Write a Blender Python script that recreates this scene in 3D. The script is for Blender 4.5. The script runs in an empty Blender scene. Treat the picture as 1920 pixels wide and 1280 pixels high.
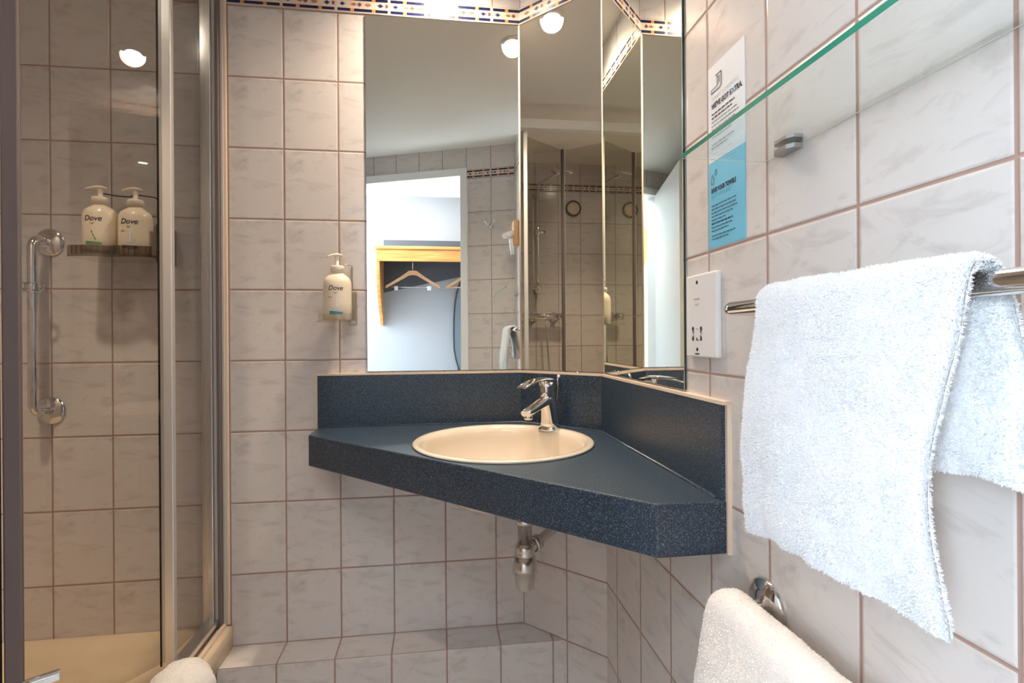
import bpy, math, random
from math import sin, cos, pi, sqrt, radians
from mathutils import Vector, Matrix, noise

random.seed(7)
SC = bpy.context.scene
COL = SC.collection
ZF = 1.08                      # height of the camera above the floor; z below is given relative to the camera

# ------------------------------------------------------------------ camera
FPX, YAW, ROLL = 950.53, 0.129704, -0.006983
cam_d = bpy.data.cameras.new('camera')
cam_d.sensor_fit = 'HORIZONTAL'
cam_d.sensor_width = 36.0
cam_d.lens = FPX / 1920 * 36.0
cam_d.shift_x = 15.2217 / 1920
cam_d.shift_y = -8.7149 / 1920
cam_d.clip_start = 0.02
cam = bpy.data.objects.new('camera', cam_d)
COL.objects.link(cam)
_r = Vector((cos(YAW), -sin(YAW), 0)); _f = Vector((sin(YAW), cos(YAW), 0)); _u = Vector((0, 0, 1))
_r3 = _r * cos(ROLL) + _u * sin(ROLL); _u3 = _u * cos(ROLL) - _r * sin(ROLL)
M = Matrix.Identity(4)
for i in range(3):
    M[i][0] = _r3[i]; M[i][1] = _u3[i]; M[i][2] = -_f[i]
M[0][3], M[1][3], M[2][3] = -0.446, -1.510, ZF
cam.matrix_world = M
SC.camera = cam

# ------------------------------------------------------------------ view, world, lights
SC.view_settings.view_transform = 'Standard'
SC.view_settings.look = 'None'
SC.view_settings.exposure = 1.1
SC.view_settings.gamma = 1.0
SC.view_settings.use_curve_mapping = False
SC.cycles.max_bounces = 14
SC.cycles.glossy_bounces = 10
SC.cycles.transparent_max_bounces = 24
SC.cycles.diffuse_bounces = 8
SC.cycles.sample_clamp_indirect = 8.0
SC.cycles.caustics_reflective = False
SC.cycles.caustics_refractive = False
SC.cycles.use_denoising = True
W = bpy.data.worlds.new('world'); SC.world = W
W.use_nodes = True
W.node_tree.nodes['Background'].inputs[0].default_value = (0.75, 0.86, 1.0, 1)
W.node_tree.nodes['Background'].inputs[1].default_value = 0.35

def area(name, loc, target, sx, sy, power, color, spread=180):
    d = bpy.data.lights.new(name, 'AREA'); d.shape = 'RECTANGLE'; d.size = sx; d.size_y = sy
    d.energy = power; d.color = color; d.spread = radians(spread)
    o = bpy.data.objects.new(name, d); COL.objects.link(o)
    o.location = (loc[0], loc[1], loc[2] + ZF)
    v = Vector(target) - Vector(loc)
    o.rotation_euler = v.to_track_quat('-Z', 'Y').to_euler()
    return o
def spot(name, loc, power, color, size=0.025, ang=130, blend=0.9):
    d = bpy.data.lights.new(name, 'SPOT'); d.energy = power; d.color = color
    d.shadow_soft_size = size; d.spot_size = radians(ang); d.spot_blend = blend
    o = bpy.data.objects.new(name, d); COL.objects.link(o)
    o.location = (loc[0], loc[1], loc[2] + ZF)
    return o
ZC = 1.12                                              # bathroom ceiling
DOWNLIGHTS = [(-0.43, -0.16), (-0.156, -0.41), (-1.33, -0.62)]
WARM = (1.0, 0.79, 0.58)
for k, (x, y) in enumerate(DOWNLIGHTS):
    spot('downlight_lamp', (x, y, ZC - 0.012), (26.0, 14.5, 33.0)[k], WARM, 0.04, (150, 150, 88)[k], (1.0, 1.0, 0.9)[k])
# daylight of the bedroom window, arriving through the doorway
area('window_daylight', (-1.85, -2.62, 0.42), (-0.45, -1.3, 0.62), 0.9, 1.1, 62.0, (0.70, 0.87, 1.0))
area('corridor_fill_lamp', (-0.70, -2.10, 1.175), (-0.66, -2.0, -1.0), 0.55, 0.28, 5.0, (0.86, 0.94, 1.0))  # added fill, no known source: brightens the right wall and the door leaf

# ------------------------------------------------------------------ materials
def srgb(r, g, b):
    f = lambda c: (c / 255) / 12.92 if c / 255 <= 0.04045 else ((c / 255 + 0.055) / 1.055) ** 2.4
    return (f(r), f(g), f(b), 1)
def nm(name):
    m = bpy.data.materials.new(name); m.use_nodes = True
    nt = m.node_tree; nt.nodes.clear()
    out = nt.nodes.new('ShaderNodeOutputMaterial')
    return m, nt, out
def N(nt, t, **kw):
    n = nt.nodes.new(t)
    for k, v in kw.items():
        if k == 'ins':
            for a, b in v.items(): n.inputs[a].default_value = b
        else: setattr(n, k, v)
    return n
def pbr(name, col, rough=0.5, metal=0.0, spec=0.5, bump=None, vary=None, coat=0.0, sheen=0.0, trans=0.0, ior=1.45):
    """principled material with an optional procedural noise in colour and bump"""
    m, nt, out = nm(name)
    p = N(nt, 'ShaderNodeBsdfPrincipled')
    p.inputs['Base Color'].default_value = col
    p.inputs['Roughness'].default_value = rough
    p.inputs['Metallic'].default_value = metal
    p.inputs['Specular IOR Level'].default_value = spec
    p.inputs['Coat Weight'].default_value = coat
    p.inputs['Sheen Weight'].default_value = sheen
    p.inputs['Transmission Weight'].default_value = trans
    p.inputs['IOR'].default_value = ior
    nt.links.new(p.outputs[0], out.inputs[0])
    tc = N(nt, 'ShaderNodeTexCoord')
    if vary:
        sc, amt = vary
        nz = N(nt, 'ShaderNodeTexNoise', ins={'Scale': sc, 'Detail': 4.0})
        nt.links.new(tc.outputs['Object'], nz.inputs['Vector'])
        mx = N(nt, 'ShaderNodeMix', data_type='RGBA', ins={6: col, 7: tuple(c * (1 - amt) for c in col[:3]) + (1,)})
        nt.links.new(nz.outputs['Fac'], mx.inputs[0])
        nt.links.new(mx.outputs[2], p.inputs['Base Color'])
    if bump:
        sc, st, di = bump
        nz = N(nt, 'ShaderNodeTexNoise', ins={'Scale': sc, 'Detail': 4.0})
        nt.links.new(tc.outputs['Object'], nz.inputs['Vector'])
        b = N(nt, 'ShaderNodeBump', ins={'Strength': st, 'Distance': di})
        nt.links.new(nz.outputs['Fac'], b.inputs['Height'])
        nt.links.new(b.outputs[0], p.inputs['Normal'])
    return m

def tile_material():
    m, nt, out = nm('marbled_tile')
    L = nt.links
    p = N(nt, 'ShaderNodeBsdfPrincipled')
    L.new(p.outputs[0], out.inputs[0])
    uv = N(nt, 'ShaderNodeTexCoord')
    br = N(nt, 'ShaderNodeTexBrick', offset=0.0, squash=1.0,
           ins={'Scale': 1.0, 'Mortar Size': 0.0023, 'Mortar Smooth': 0.25, 'Brick Width': 0.15, 'Row Height': 0.20,
                'Color1': (0, 0, 0, 1), 'Color2': (1, 1, 1, 1), 'Mortar': (0, 0, 0, 1)})
    L.new(uv.outputs['UV'], br.inputs['Vector'])
    # the printed marbling: nearly the same on each tile, three variants
    sep = N(nt, 'ShaderNodeSeparateXYZ'); L.new(uv.outputs['UV'], sep.inputs[0])
    def mth(op, a, b=None, clamp=False):
        n = N(nt, 'ShaderNodeMath', operation=op); n.use_clamp = clamp
        for i, v in enumerate((a, b)):
            if v is None: continue
            if isinstance(v, (int, float)): n.inputs[i].default_value = v
            else: L.new(v, n.inputs[i])
        return n.outputs[0]
    fu = mth('MODULO', mth('ADD', sep.outputs[0], 30.0), 0.15)
    fv = mth('MODULO', mth('ADD', sep.outputs[1], 40.0), 0.20)
    rnd = mth('MULTIPLY', mth('FLOOR', mth('MULTIPLY', br.outputs['Color'], 2.99)), 3.1)
    cmb = N(nt, 'ShaderNodeCombineXYZ')
    L.new(fu, cmb.inputs[0]); L.new(fv, cmb.inputs[1]); L.new(rnd, cmb.inputs[2])
    mp = N(nt, 'ShaderNodeMapping'); mp.inputs['Scale'].default_value = (11, 20, 1); mp.inputs['Rotation'].default_value = (0, 0, 0.35)
    L.new(cmb.outputs[0], mp.inputs[0])
    n1 = N(nt, 'ShaderNodeTexNoise', ins={'Scale': 1.0, 'Detail': 6.0, 'Roughness': 0.62, 'Distortion': 1.6})
    L.new(mp.outputs[0], n1.inputs['Vector'])
    r1 = N(nt, 'ShaderNodeValToRGB')
    r1.color_ramp.elements[0].position = 0.50; r1.color_ramp.elements[0].color = (0, 0, 0, 1)
    r1.color_ramp.elements[1].position = 0.78; r1.color_ramp.elements[1].color = (1, 1, 1, 1)
    L.new(n1.outputs['Fac'], r1.inputs[0])
    n2 = N(nt, 'ShaderNodeTexNoise', ins={'Scale': 0.45, 'Detail': 2.0})
    L.new(mp.outputs[0], n2.inputs['Vector'])
    base = N(nt, 'ShaderNodeMix', data_type='RGBA', ins={6: srgb(224, 218, 215), 7: srgb(209, 205, 204)})
    L.new(n2.outputs['Fac'], base.inputs[0])
    mar = N(nt, 'ShaderNodeMix', data_type='RGBA', ins={7: srgb(152, 144, 143)})
    L.new(base.outputs[2], mar.inputs[6])
    L.new(mth('MULTIPLY', r1.outputs[0], 0.5), mar.inputs[0])
    gr = N(nt, 'ShaderNodeMix', data_type='RGBA', ins={7: srgb(168, 140, 130)})
    L.new(mar.outputs[2], gr.inputs[6]); L.new(br.outputs['Fac'], gr.inputs[0])
    L.new(gr.outputs[2], p.inputs['Base Color'])
    ro = N(nt, 'ShaderNodeMapRange', ins={'To Min': 0.16, 'To Max': 0.8})
    L.new(br.outputs['Fac'], ro.inputs[0]); L.new(ro.outputs[0], p.inputs['Roughness'])
    # pillowed edge: a wider, smoother mortar mask
    br2 = N(nt, 'ShaderNodeTexBrick', offset=0.0, squash=1.0,
            ins={'Scale': 1.0, 'Mortar Size': 0.005, 'Mortar Smooth': 1.0, 'Brick Width': 0.15, 'Row Height': 0.20})
    L.new(uv.outputs['UV'], br2.inputs['Vector'])
    n3 = N(nt, 'ShaderNodeTexNoise', ins={'Scale': 14.0, 'Detail': 1.0}); L.new(uv.outputs['UV'], n3.inputs['Vector'])
    h = mth('ADD', mth('MULTIPLY', br2.outputs['Fac'], -1.0), mth('MULTIPLY', n3.outputs['Fac'], 0.35))
    b = N(nt, 'ShaderNodeBump', ins={'Strength': 0.75, 'Distance': 0.0016})
    L.new(h, b.inputs['Height']); L.new(b.outputs[0], p.inputs['Normal'])
    return m

def laminate_material():
    m, nt, out = nm('speckled_navy_laminate')
    L = nt.links
    p = N(nt, 'ShaderNodeBsdfPrincipled', ins={'Roughness': 0.34, 'Specular IOR Level': 0.6, 'Coat Weight': 0.35, 'Coat Roughness': 0.5})
    L.new(p.outputs[0], out.inputs[0])
    tc = N(nt, 'ShaderNodeTexCoord')
    n1 = N(nt, 'ShaderNodeTexNoise', ins={'Scale': 440.0, 'Detail': 2.0, 'Roughness': 0.6})
    n2 = N(nt, 'ShaderNodeTexVoronoi', ins={'Scale': 300.0})
    for n in (n1, n2): L.new(tc.outputs['Object'], n.inputs['Vector'])
    r = N(nt, 'ShaderNodeValToRGB'); e = r.color_ramp.elements
    e[0].position = 0.36; e[0].color = srgb(8, 20, 36)
    e[1].position = 0.62; e[1].color = srgb(58, 86, 108)
    x = e.new(0.50); x.color = srgb(22, 42, 64)
    x = e.new(0.72); x.color = srgb(120, 142, 152)
    L.new(n1.outputs['Fac'], r.inputs[0])
    r2 = N(nt, 'ShaderNodeValToRGB')
    r2.color_ramp.elements[0].position = 0.10; r2.color_ramp.elements[0].color = (0.8, 0.8, 0.8, 1)
    r2.color_ramp.elements[1].position = 0.22; r2.color_ramp.elements[1].color = (0, 0, 0, 1)
    L.new(n2.outputs['Distance'], r2.inputs[0])
    mx = N(nt, 'ShaderNodeMix', data_type='RGBA', ins={7: srgb(146, 154, 164)})
    L.new(r.outputs[0], mx.inputs[6]); L.new(r2.outputs[0], mx.inputs[0])
    L.new(mx.outputs[2], p.inputs['Base Color'])
    n3 = N(nt, 'ShaderNodeTexNoise', ins={'Scale': 160.0, 'Detail': 3.0}); L.new(tc.outputs['Object'], n3.inputs['Vector'])
    b = N(nt, 'ShaderNodeBump', ins={'Strength': 0.12, 'Distance': 0.0006})
    L.new(n3.outputs['Fac'], b.inputs['Height']); L.new(b.outputs[0], p.inputs['Normal'])
    return m

def pane_material(name, tint, ior=1.45, boost=1.0):
    """clear sheet glass: lets light straight through with a tint and mirrors at grazing angles"""
    m, nt, out = nm(name)
    L = nt.links
    t = N(nt, 'ShaderNodeBsdfTransparent'); t.inputs[0].default_value = tint
    g = N(nt, 'ShaderNodeBsdfGlossy', ins={'Roughness': 0.0, 'Color': (1, 1, 1, 1)})
    fr = N(nt, 'ShaderNodeFresnel')
    ge = N(nt, 'ShaderNodeNewGeometry')
    io = N(nt, 'ShaderNodeMapRange', ins={'To Min': ior, 'To Max': 1.0 / ior})
    L.new(ge.outputs['Backfacing'], io.inputs[0]); L.new(io.outputs[0], fr.inputs['IOR'])
    mu = N(nt, 'ShaderNodeMath', operation='MULTIPLY'); mu.inputs[1].default_value = boost; mu.use_clamp = True
    L.new(fr.outputs[0], mu.inputs[0])
    mx = N(nt, 'ShaderNodeMixShader')
    L.new(mu.outputs[0], mx.inputs[0]); L.new(t.outputs[0], mx.inputs[1]); L.new(g.outputs[0], mx.inputs[2])
    L.new(mx.outputs[0], out.inputs[0])
    return m

def emit(name, col, st):
    m, nt, out = nm(name)
    e = N(nt, 'ShaderNodeEmission', ins={'Color': col, 'Strength': st})
    nt.links.new(e.outputs[0], out.inputs[0])
    return m

def wood_material():
    m, nt, out = nm('beech_wood')
    L = nt.links
    p = N(nt, 'ShaderNodeBsdfPrincipled', ins={'Roughness': 0.4})
    L.new(p.outputs[0], out.inputs[0])
    tc = N(nt, 'ShaderNodeTexCoord'); mp = N(nt, 'ShaderNodeMapping'); mp.inputs['Scale'].default_value = (6, 60, 60)
    n1 = N(nt, 'ShaderNodeTexNoise', ins={'Scale': 1.0, 'Detail': 5.0, 'Distortion': 0.6})
    L.new(tc.outputs['Object'], mp.inputs[0]); L.new(mp.outputs[0], n1.inputs['Vector'])
    r = N(nt, 'ShaderNodeValToRGB')
    r.color_ramp.elements[0].position = 0.3; r.color_ramp.elements[0].color = srgb(196, 136, 72)
    r.color_ramp.elements[1].position = 0.7; r.color_ramp.elements[1].color = srgb(226, 170, 104)
    L.new(n1.outputs['Fac'], r.inputs[0]); L.new(r.outputs[0], p.inputs['Base Color'])
    return m

MT = {
 'tile': tile_material(),
 'laminate': laminate_material(),
 'mirror': pbr('silvered_mirror', (0.93, 0.945, 0.89, 1), 0.0, 1.0),
 'mirror_edge': pbr('mirror_edge', srgb(50, 70, 66), 0.2),
 'chrome': pbr('chrome', (0.80, 0.80, 0.81, 1), 0.06, 1.0, vary=(3.0, 0.04)),
 'satin': pbr('satin_metal', (0.74, 0.71, 0.68, 1), 0.26, 1.0, vary=(8.0, 0.08)),
 'frame': pbr('polished_aluminium_frame', (0.80, 0.79, 0.78, 1), 0.24, 1.0, vary=(4.0, 0.05)),
 'postmetal': pbr('brushed_post_metal', (0.86, 0.85, 0.83, 1), 0.38, 0.85, vary=(4.0, 0.04)),
 'clampmetal': pbr('grey_clamp_metal', (0.42, 0.42, 0.43, 1), 0.35, 0.9),
 'dullframe': pbr('anodised_frame', (0.20, 0.165, 0.165, 1), 0.5, 0.35),
 'whiteframe': pbr('white_lacquered_rail', srgb(246, 245, 242), 0.3),
 'gasket': pbr('black_rubber_gasket', (0.006, 0.006, 0.006, 1), 0.6),
 'seal': pbr('clear_plastic_seal', srgb(205, 198, 190), 0.25),
 'caulk': pbr('cream_sealant', srgb(238, 218, 196), 0.4, vary=(30.0, 0.08)),
 'basin': pbr('cream_ceramic', srgb(236, 224, 206), 0.14, coat=0.3, vary=(2.0, 0.02)),
 'tray': pbr('cream_acrylic', srgb(226, 206, 176), 0.3, vary=(3.0, 0.05)),
 'ceiling': pbr('ceiling_paint', srgb(240, 238, 232), 0.7, vary=(2.0, 0.03)),
 'floor': pbr('floor_vinyl', srgb(206, 200, 192), 0.5, vary=(20.0, 0.2)),
 'bluewall': pbr('pale_blue_grey_paint', srgb(178, 182, 190), 0.8, vary=(3.0, 0.04)),
 'whitepaint': pbr('white_gloss_paint', srgb(244, 246, 248), 0.35, vary=(3.0, 0.02)),
 'darkpanel': pbr('dark_grey_panel', srgb(92, 98, 108), 0.6, vary=(12.0, 0.15)),
 'paleboard': pbr('pale_blue_board', srgb(206, 218, 232), 0.7, vary=(3.0, 0.03)),
 'wood': wood_material(),
 'hangerwood': pbr('pale_hanger_wood', srgb(222, 176, 132), 0.45, vary=(40.0, 0.15)),
 'ironcover': pbr('grey_ironing_cover', srgb(124, 136, 148), 0.85, vary=(60.0, 0.1)),
 'darkgrey': pbr('dark_grey_trim', srgb(62, 70, 78), 0.5),
 'whiteplastic': pbr('white_plastic', srgb(232, 232, 234), 0.3, vary=(5.0, 0.02)),
 'cream': pbr('cream_plastic', srgb(240, 228, 206), 0.25, coat=0.2, vary=(6.0, 0.02)),
 'pump': pbr('pump_plastic', srgb(244, 234, 220), 0.3),
 'ink': pbr('navy_ink', srgb(28, 34, 66), 0.5),
 'black': pbr('black_ink', (0.01, 0.01, 0.012, 1), 0.5),
 'grey_ink': pbr('grey_ink', srgb(120, 124, 132), 0.5),
 'gold': pbr('gold_foil', srgb(170, 140, 70), 0.4, metal=0.3),
 'teal': pbr('teal_ink', srgb(60, 140, 170), 0.5),
 'green': pbr('green_ink', srgb(90, 150, 110), 0.5),
 'violet': pbr('violet_ink', srgb(80, 76, 150), 0.5),
 'palepink': pbr('pale_label_art', srgb(214, 210, 208), 0.5),
 'cardwhite': pbr('white_card', srgb(226, 232, 240), 0.45),
 'cardblue': pbr('sky_blue_card', srgb(112, 190, 222), 0.45),
 'bodyink': pbr('blue_grey_ink', srgb(60, 100, 130), 0.5),
 'lightink': pbr('light_grey_ink', srgb(186, 192, 200), 0.5),
 'paleblueink': pbr('pale_blue_ink', srgb(84, 160, 196), 0.5),
 'glass': pane_material('tinted_shower_glass', (0.83, 0.825, 0.815, 1), 1.42),
 'shelfglass': pane_material('clear_shelf_glass', (0.965, 0.985, 0.978, 1), 1.45),
 'shelfedge': pbr('green_glass_edge', srgb(58, 140, 116), 0.12, spec=0.7),
 'shelfedge2': pbr('pale_glass_edge', srgb(216, 226, 214), 0.12, spec=0.8),
 'clear': pane_material('clear_acrylic', (0.93, 0.91, 0.87, 1), 1.45, 1.6),
 'smoked': pane_material('smoked_acrylic', (0.60, 0.54, 0.48, 1), 1.45, 1.6),
 'terry': pbr('white_terry_cotton', srgb(240, 242, 245), 0.95, spec=0.1, bump=(700.0, 0.5, 0.002), sheen=0.3),
 'terrycream': pbr('cream_terry_cotton', srgb(250, 246, 242), 0.95, spec=0.1, bump=(700.0, 0.5, 0.002), sheen=0.3),
 'bulb': emit('lamp_glow', (1.0, 0.90, 0.74, 1), 60.0),
 'daypane': emit('bright_window_sky', (0.88, 0.95, 1.0, 1), 7.0),
 'b_cream': pbr('border_cream', srgb(222, 204, 190), 0.2),
 'b_navy': pbr('border_navy', srgb(34, 42, 88), 0.2, vary=(300.0, 0.5)),
 'b_orange': pbr('border_orange', srgb(222, 156, 96), 0.2, vary=(300.0, 0.2)),
 'b_brown': pbr('border_brown', srgb(140, 92, 82), 0.2, vary=(300.0, 0.3)),
 'b_grey': pbr('border_blue_grey', srgb(110, 116, 144), 0.2, vary=(300.0, 0.3)),
 'b_grout': pbr('border_grout', srgb(206, 190, 178), 0.6),
}
def curtain_material():
    m, nt, out = nm('sheer_curtain')
    L = nt.links
    d = N(nt, 'ShaderNodeBsdfDiffuse', ins={'Color': (0.9, 0.92, 0.95, 1)})
    t = N(nt, 'ShaderNodeBsdfTranslucent', ins={'Color': (0.9, 0.94, 0.98, 1)})
    mx = N(nt, 'ShaderNodeMixShader', ins={0: 0.6})
    L.new(d.outputs[0], mx.inputs[1]); L.new(t.outputs[0], mx.inputs[2]); L.new(mx.outputs[0], out.inputs[0])
    return m
MT['curtain'] = curtain_material()

# ------------------------------------------------------------------ mesh helpers
ORG = {}
class MB:
    def __init__(s): s.v = []; s.f = []; s.m = []; s.s = []
    def add(s, vs, fs, mat=0, smooth=False):
        b = len(s.v); s.v += [tuple(v) for v in vs]
        for f in fs: s.f.append([b + i for i in f]); s.m.append(mat); s.s.append(smooth)
        return s
    def box(s, a, b, mat=0):
        x0, y0, z0 = [min(a[i], b[i]) for i in range(3)]; x1, y1, z1 = [max(a[i], b[i]) for i in range(3)]
        vs = [(x, y, z) for z in (z0, z1) for y in (y0, y1) for x in (x0, x1)]
        return s.add(vs, [(0, 2, 3, 1), (4, 5, 7, 6), (0, 1, 5, 4), (2, 6, 7, 3), (0, 4, 6, 2), (1, 3, 7, 5)], mat)
    def slab(s, p0, p1, t, z0, z1, mat=0, off=0.0):
        """upright box on the plan line p0-p1, from off to off+t along the left normal"""
        d = Vector((p1[0] - p0[0], p1[1] - p0[1])).normalized(); n = Vector((-d.y, d.x))
        pts = [Vector(p0) + n * off, Vector(p1) + n * off, Vector(p1) + n * (off + t), Vector(p0) + n * (off + t)]
        return s.prism([(p.x, p.y) for p in pts], z0, z1, mat)
    def prism(s, poly, z0, z1, mat=0):
        n = len(poly); a = sum(poly[i][0] * poly[(i + 1) % n][1] - poly[(i + 1) % n][0] * poly[i][1] for i in range(n))
        if a < 0: poly = poly[::-1]
        vs = [(x, y, z0) for x, y in poly] + [(x, y, z1) for x, y in poly]
        fs = [tuple(range(n))[::-1], tuple(range(n, 2 * n))] + [(i, (i + 1) % n, n + (i + 1) % n, n + i) for i in range(n)]
        return s.add(vs, fs, mat)
    def loft(s, rings, mat=0, smooth=True, caps=True):
        n = len(rings[0]); vs = [p for r in rings for p in r]; fs = []
        for k in range(len(rings) - 1):
            for i in range(n):
                j = (i + 1) % n
                fs.append((k * n + i, k * n + j, (k + 1) * n + j, (k + 1) * n + i))
        b = len(s.v)
        s.add(vs, fs, mat, smooth)
        if caps:
            s.f.append([b + i for i in range(n)][::-1]); s.m.append(mat); s.s.append(False)
            s.f.append([b + (len(rings) - 1) * n + i for i in range(n)]); s.m.append(mat); s.s.append(False)
        return s
    def tube(s, pts, r, seg=14, mat=0, caps=True):
        pts = [Vector(p) for p in pts]; rings = []
        rr = r if isinstance(r, (list, tuple)) else [r] * len(pts)
        up = None
        for i, p in enumerate(pts):
            t = (pts[min(i + 1, len(pts) - 1)] - pts[max(i - 1, 0)]).normalized()
            if up is None:
                up = Vector((0, 0, 1)) if abs(t.z) < 0.9 else Vector((1, 0, 0))
            a = t.cross(up).normalized(); b = a.cross(t).normalized(); up = b
            rings.append([p + (a * cos(2 * pi * k / seg) + b * sin(2 * pi * k / seg)) * rr[i] for k in range(seg)])
        return s.loft(rings, mat, True, caps)
    def lathe(s, prof, c, axis=(0, 0, 1), seg=32, mat=0, caps=False):
        ax = Vector(axis).normalized(); h = Vector((1, 0, 0)) if abs(ax.x) < 0.9 else Vector((0, 1, 0))
        a = ax.cross(h).normalized(); b = ax.cross(a)
        c = Vector(c)
        rings = [[c + ax * z + (a * cos(2 * pi * k / seg) + b * sin(2 * pi * k / seg)) * max(r, 1e-5) for k in range(seg)] for r, z in prof]
        return s.loft(rings, mat, True, caps)
    def build(s, name, mats, parent=None, loc=None, bevel=0.0, bseg=2, sub=0, uv=None, fixn=False):
        if not isinstance(mats, (list, tuple)): mats = [mats]
        if parent is not None: L = ORG[parent.name]
        elif loc is not None: L = Vector(loc)
        else:
            zs = min(v[2] for v in s.v); L = Vector((sum(v[0] for v in s.v) / len(s.v), sum(v[1] for v in s.v) / len(s.v), zs))
        me = bpy.data.meshes.new(name)
        me.from_pydata([(v[0] - L.x, v[1] - L.y, v[2] - L.z) for v in s.v], [], s.f)
        for m in mats: me.materials.append(MT[m])
        me.polygons.foreach_set('material_index', s.m)
        me.polygons.foreach_set('use_smooth', s.s)
        if uv:
            l = me.uv_layers.new(name='UVMap')
            for p in me.polygons:
                c = p.center + L
                for li in p.loop_indices:
                    l.data[li].uv = uv(me.vertices[me.loops[li].vertex_index].co + L, p.normal, c)
        me.update()
        if fixn:
            import bmesh
            bm = bmesh.new(); bm.from_mesh(me); bmesh.ops.recalc_face_normals(bm, faces=bm.faces); bm.to_mesh(me); bm.free()
        o = bpy.data.objects.new(name, me); COL.objects.link(o)
        if parent is not None:
            o.parent = parent
        else:
            o.location = (L.x, L.y, L.z + ZF)
        ORG[o.name] = L
        if bevel:
            b = o.modifiers.new('bevel', 'BEVEL'); b.width = bevel; b.segments = bseg; b.limit_method = 'ANGLE'
            b.harden_normals = False
        if sub:
            b = o.modifiers.new('sub', 'SUBSURF'); b.levels = sub; b.render_levels = sub
        return o
def thing(name, label, cat, loc, group=None):
    o = bpy.data.objects.new(name, None); COL.objects.link(o)
    o.empty_display_size = 0.05
    o.location = (loc[0], loc[1], loc[2] + ZF); ORG[o.name] = Vector(loc)
    return tag(o, label, cat, group)
def tag(o, label, cat, group=None):
    o['label'] = label; o['category'] = cat
    if group: o['group'] = group
    return o
def struct(o):
    o['kind'] = 'structure'; return o
def dup(o, off, parent=None):
    c = o.copy(); COL.objects.link(c)
    if parent is not None: c.parent = parent
    else: c.location = Vector(o.location) + Vector(off)
    ORG[c.name] = ORG[o.name] + (Vector(off) if parent is None else Vector((0, 0, 0)))
    for ch in list(o.children): dup(ch, (0, 0, 0), c)
    return c
def arc(c, r, a0, a1, n, ax, ay):
    c = Vector(c); ax = Vector(ax); ay = Vector(ay)
    return [c + ax * r * cos(a0 + (a1 - a0) * i / n) + ay * r * sin(a0 + (a1 - a0) * i / n) for i in range(n + 1)]

def text2d(txt, size, shear=0.0, bold=0.0, align='LEFT', space=1.0):
    cu = bpy.data.curves.new('lettering', 'FONT'); cu.body = txt; cu.size = size; cu.shear = shear; cu.offset = bold
    cu.align_x = align; cu.resolution_u = 3; cu.space_character = space
    o = bpy.data.objects.new('lettering', cu); COL.objects.link(o)
    bpy.context.view_layer.update()
    me = bpy.data.meshes.new_from_object(o.evaluated_get(bpy.context.evaluated_depsgraph_get()))
    vs = [(v.co.x, v.co.y) for v in me.vertices]; fs = [tuple(p.vertices) for p in me.polygons]
    bpy.data.objects.remove(o); bpy.data.curves.remove(cu); bpy.data.meshes.remove(me)
    return vs, fs

# ------------------------------------------------------------------ the room
XA, YC = -1.3266, 0.2722         # tile joint offsets of the back and the right wall
K = 0.195                        # the corner is cut off by a diagonal wall
ZB0, ZB1 = 0.937, 0.987          # patterned border
LEDGE = -0.863
def tiled_wall(name, p0, p1, z0, z1, uoff, t=0.1, border=True):
    d = Vector((p1[0] - p0[0], p1[1] - p0[1])); Lw = d.length; d.normalize(); n = Vector((-d.y, d.x))
    b = MB()
    cuts = [z0] + [z for z in (ZB0, ZB1) if z0 < z < z1] + [z1]
    for a, c in zip(cuts[:-1], cuts[1:]): b.slab(p0, p1, t, a, c)
    P0 = Vector(p0)
    def uv(co, nn, c):
        u = (Vector((co.x, co.y)) - P0).dot(d) + uoff
        if abs(nn.z) > 0.5: return (u, (Vector((co.x, co.y)) - P0).dot(n) + 0.1)
        return (u, co.z + 0.863 if (c.z < ZB0 or not border) else co.z - ZB1 + 0.2)
    o = struct(b.build(name, 'tile', uv=uv)); return o
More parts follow.
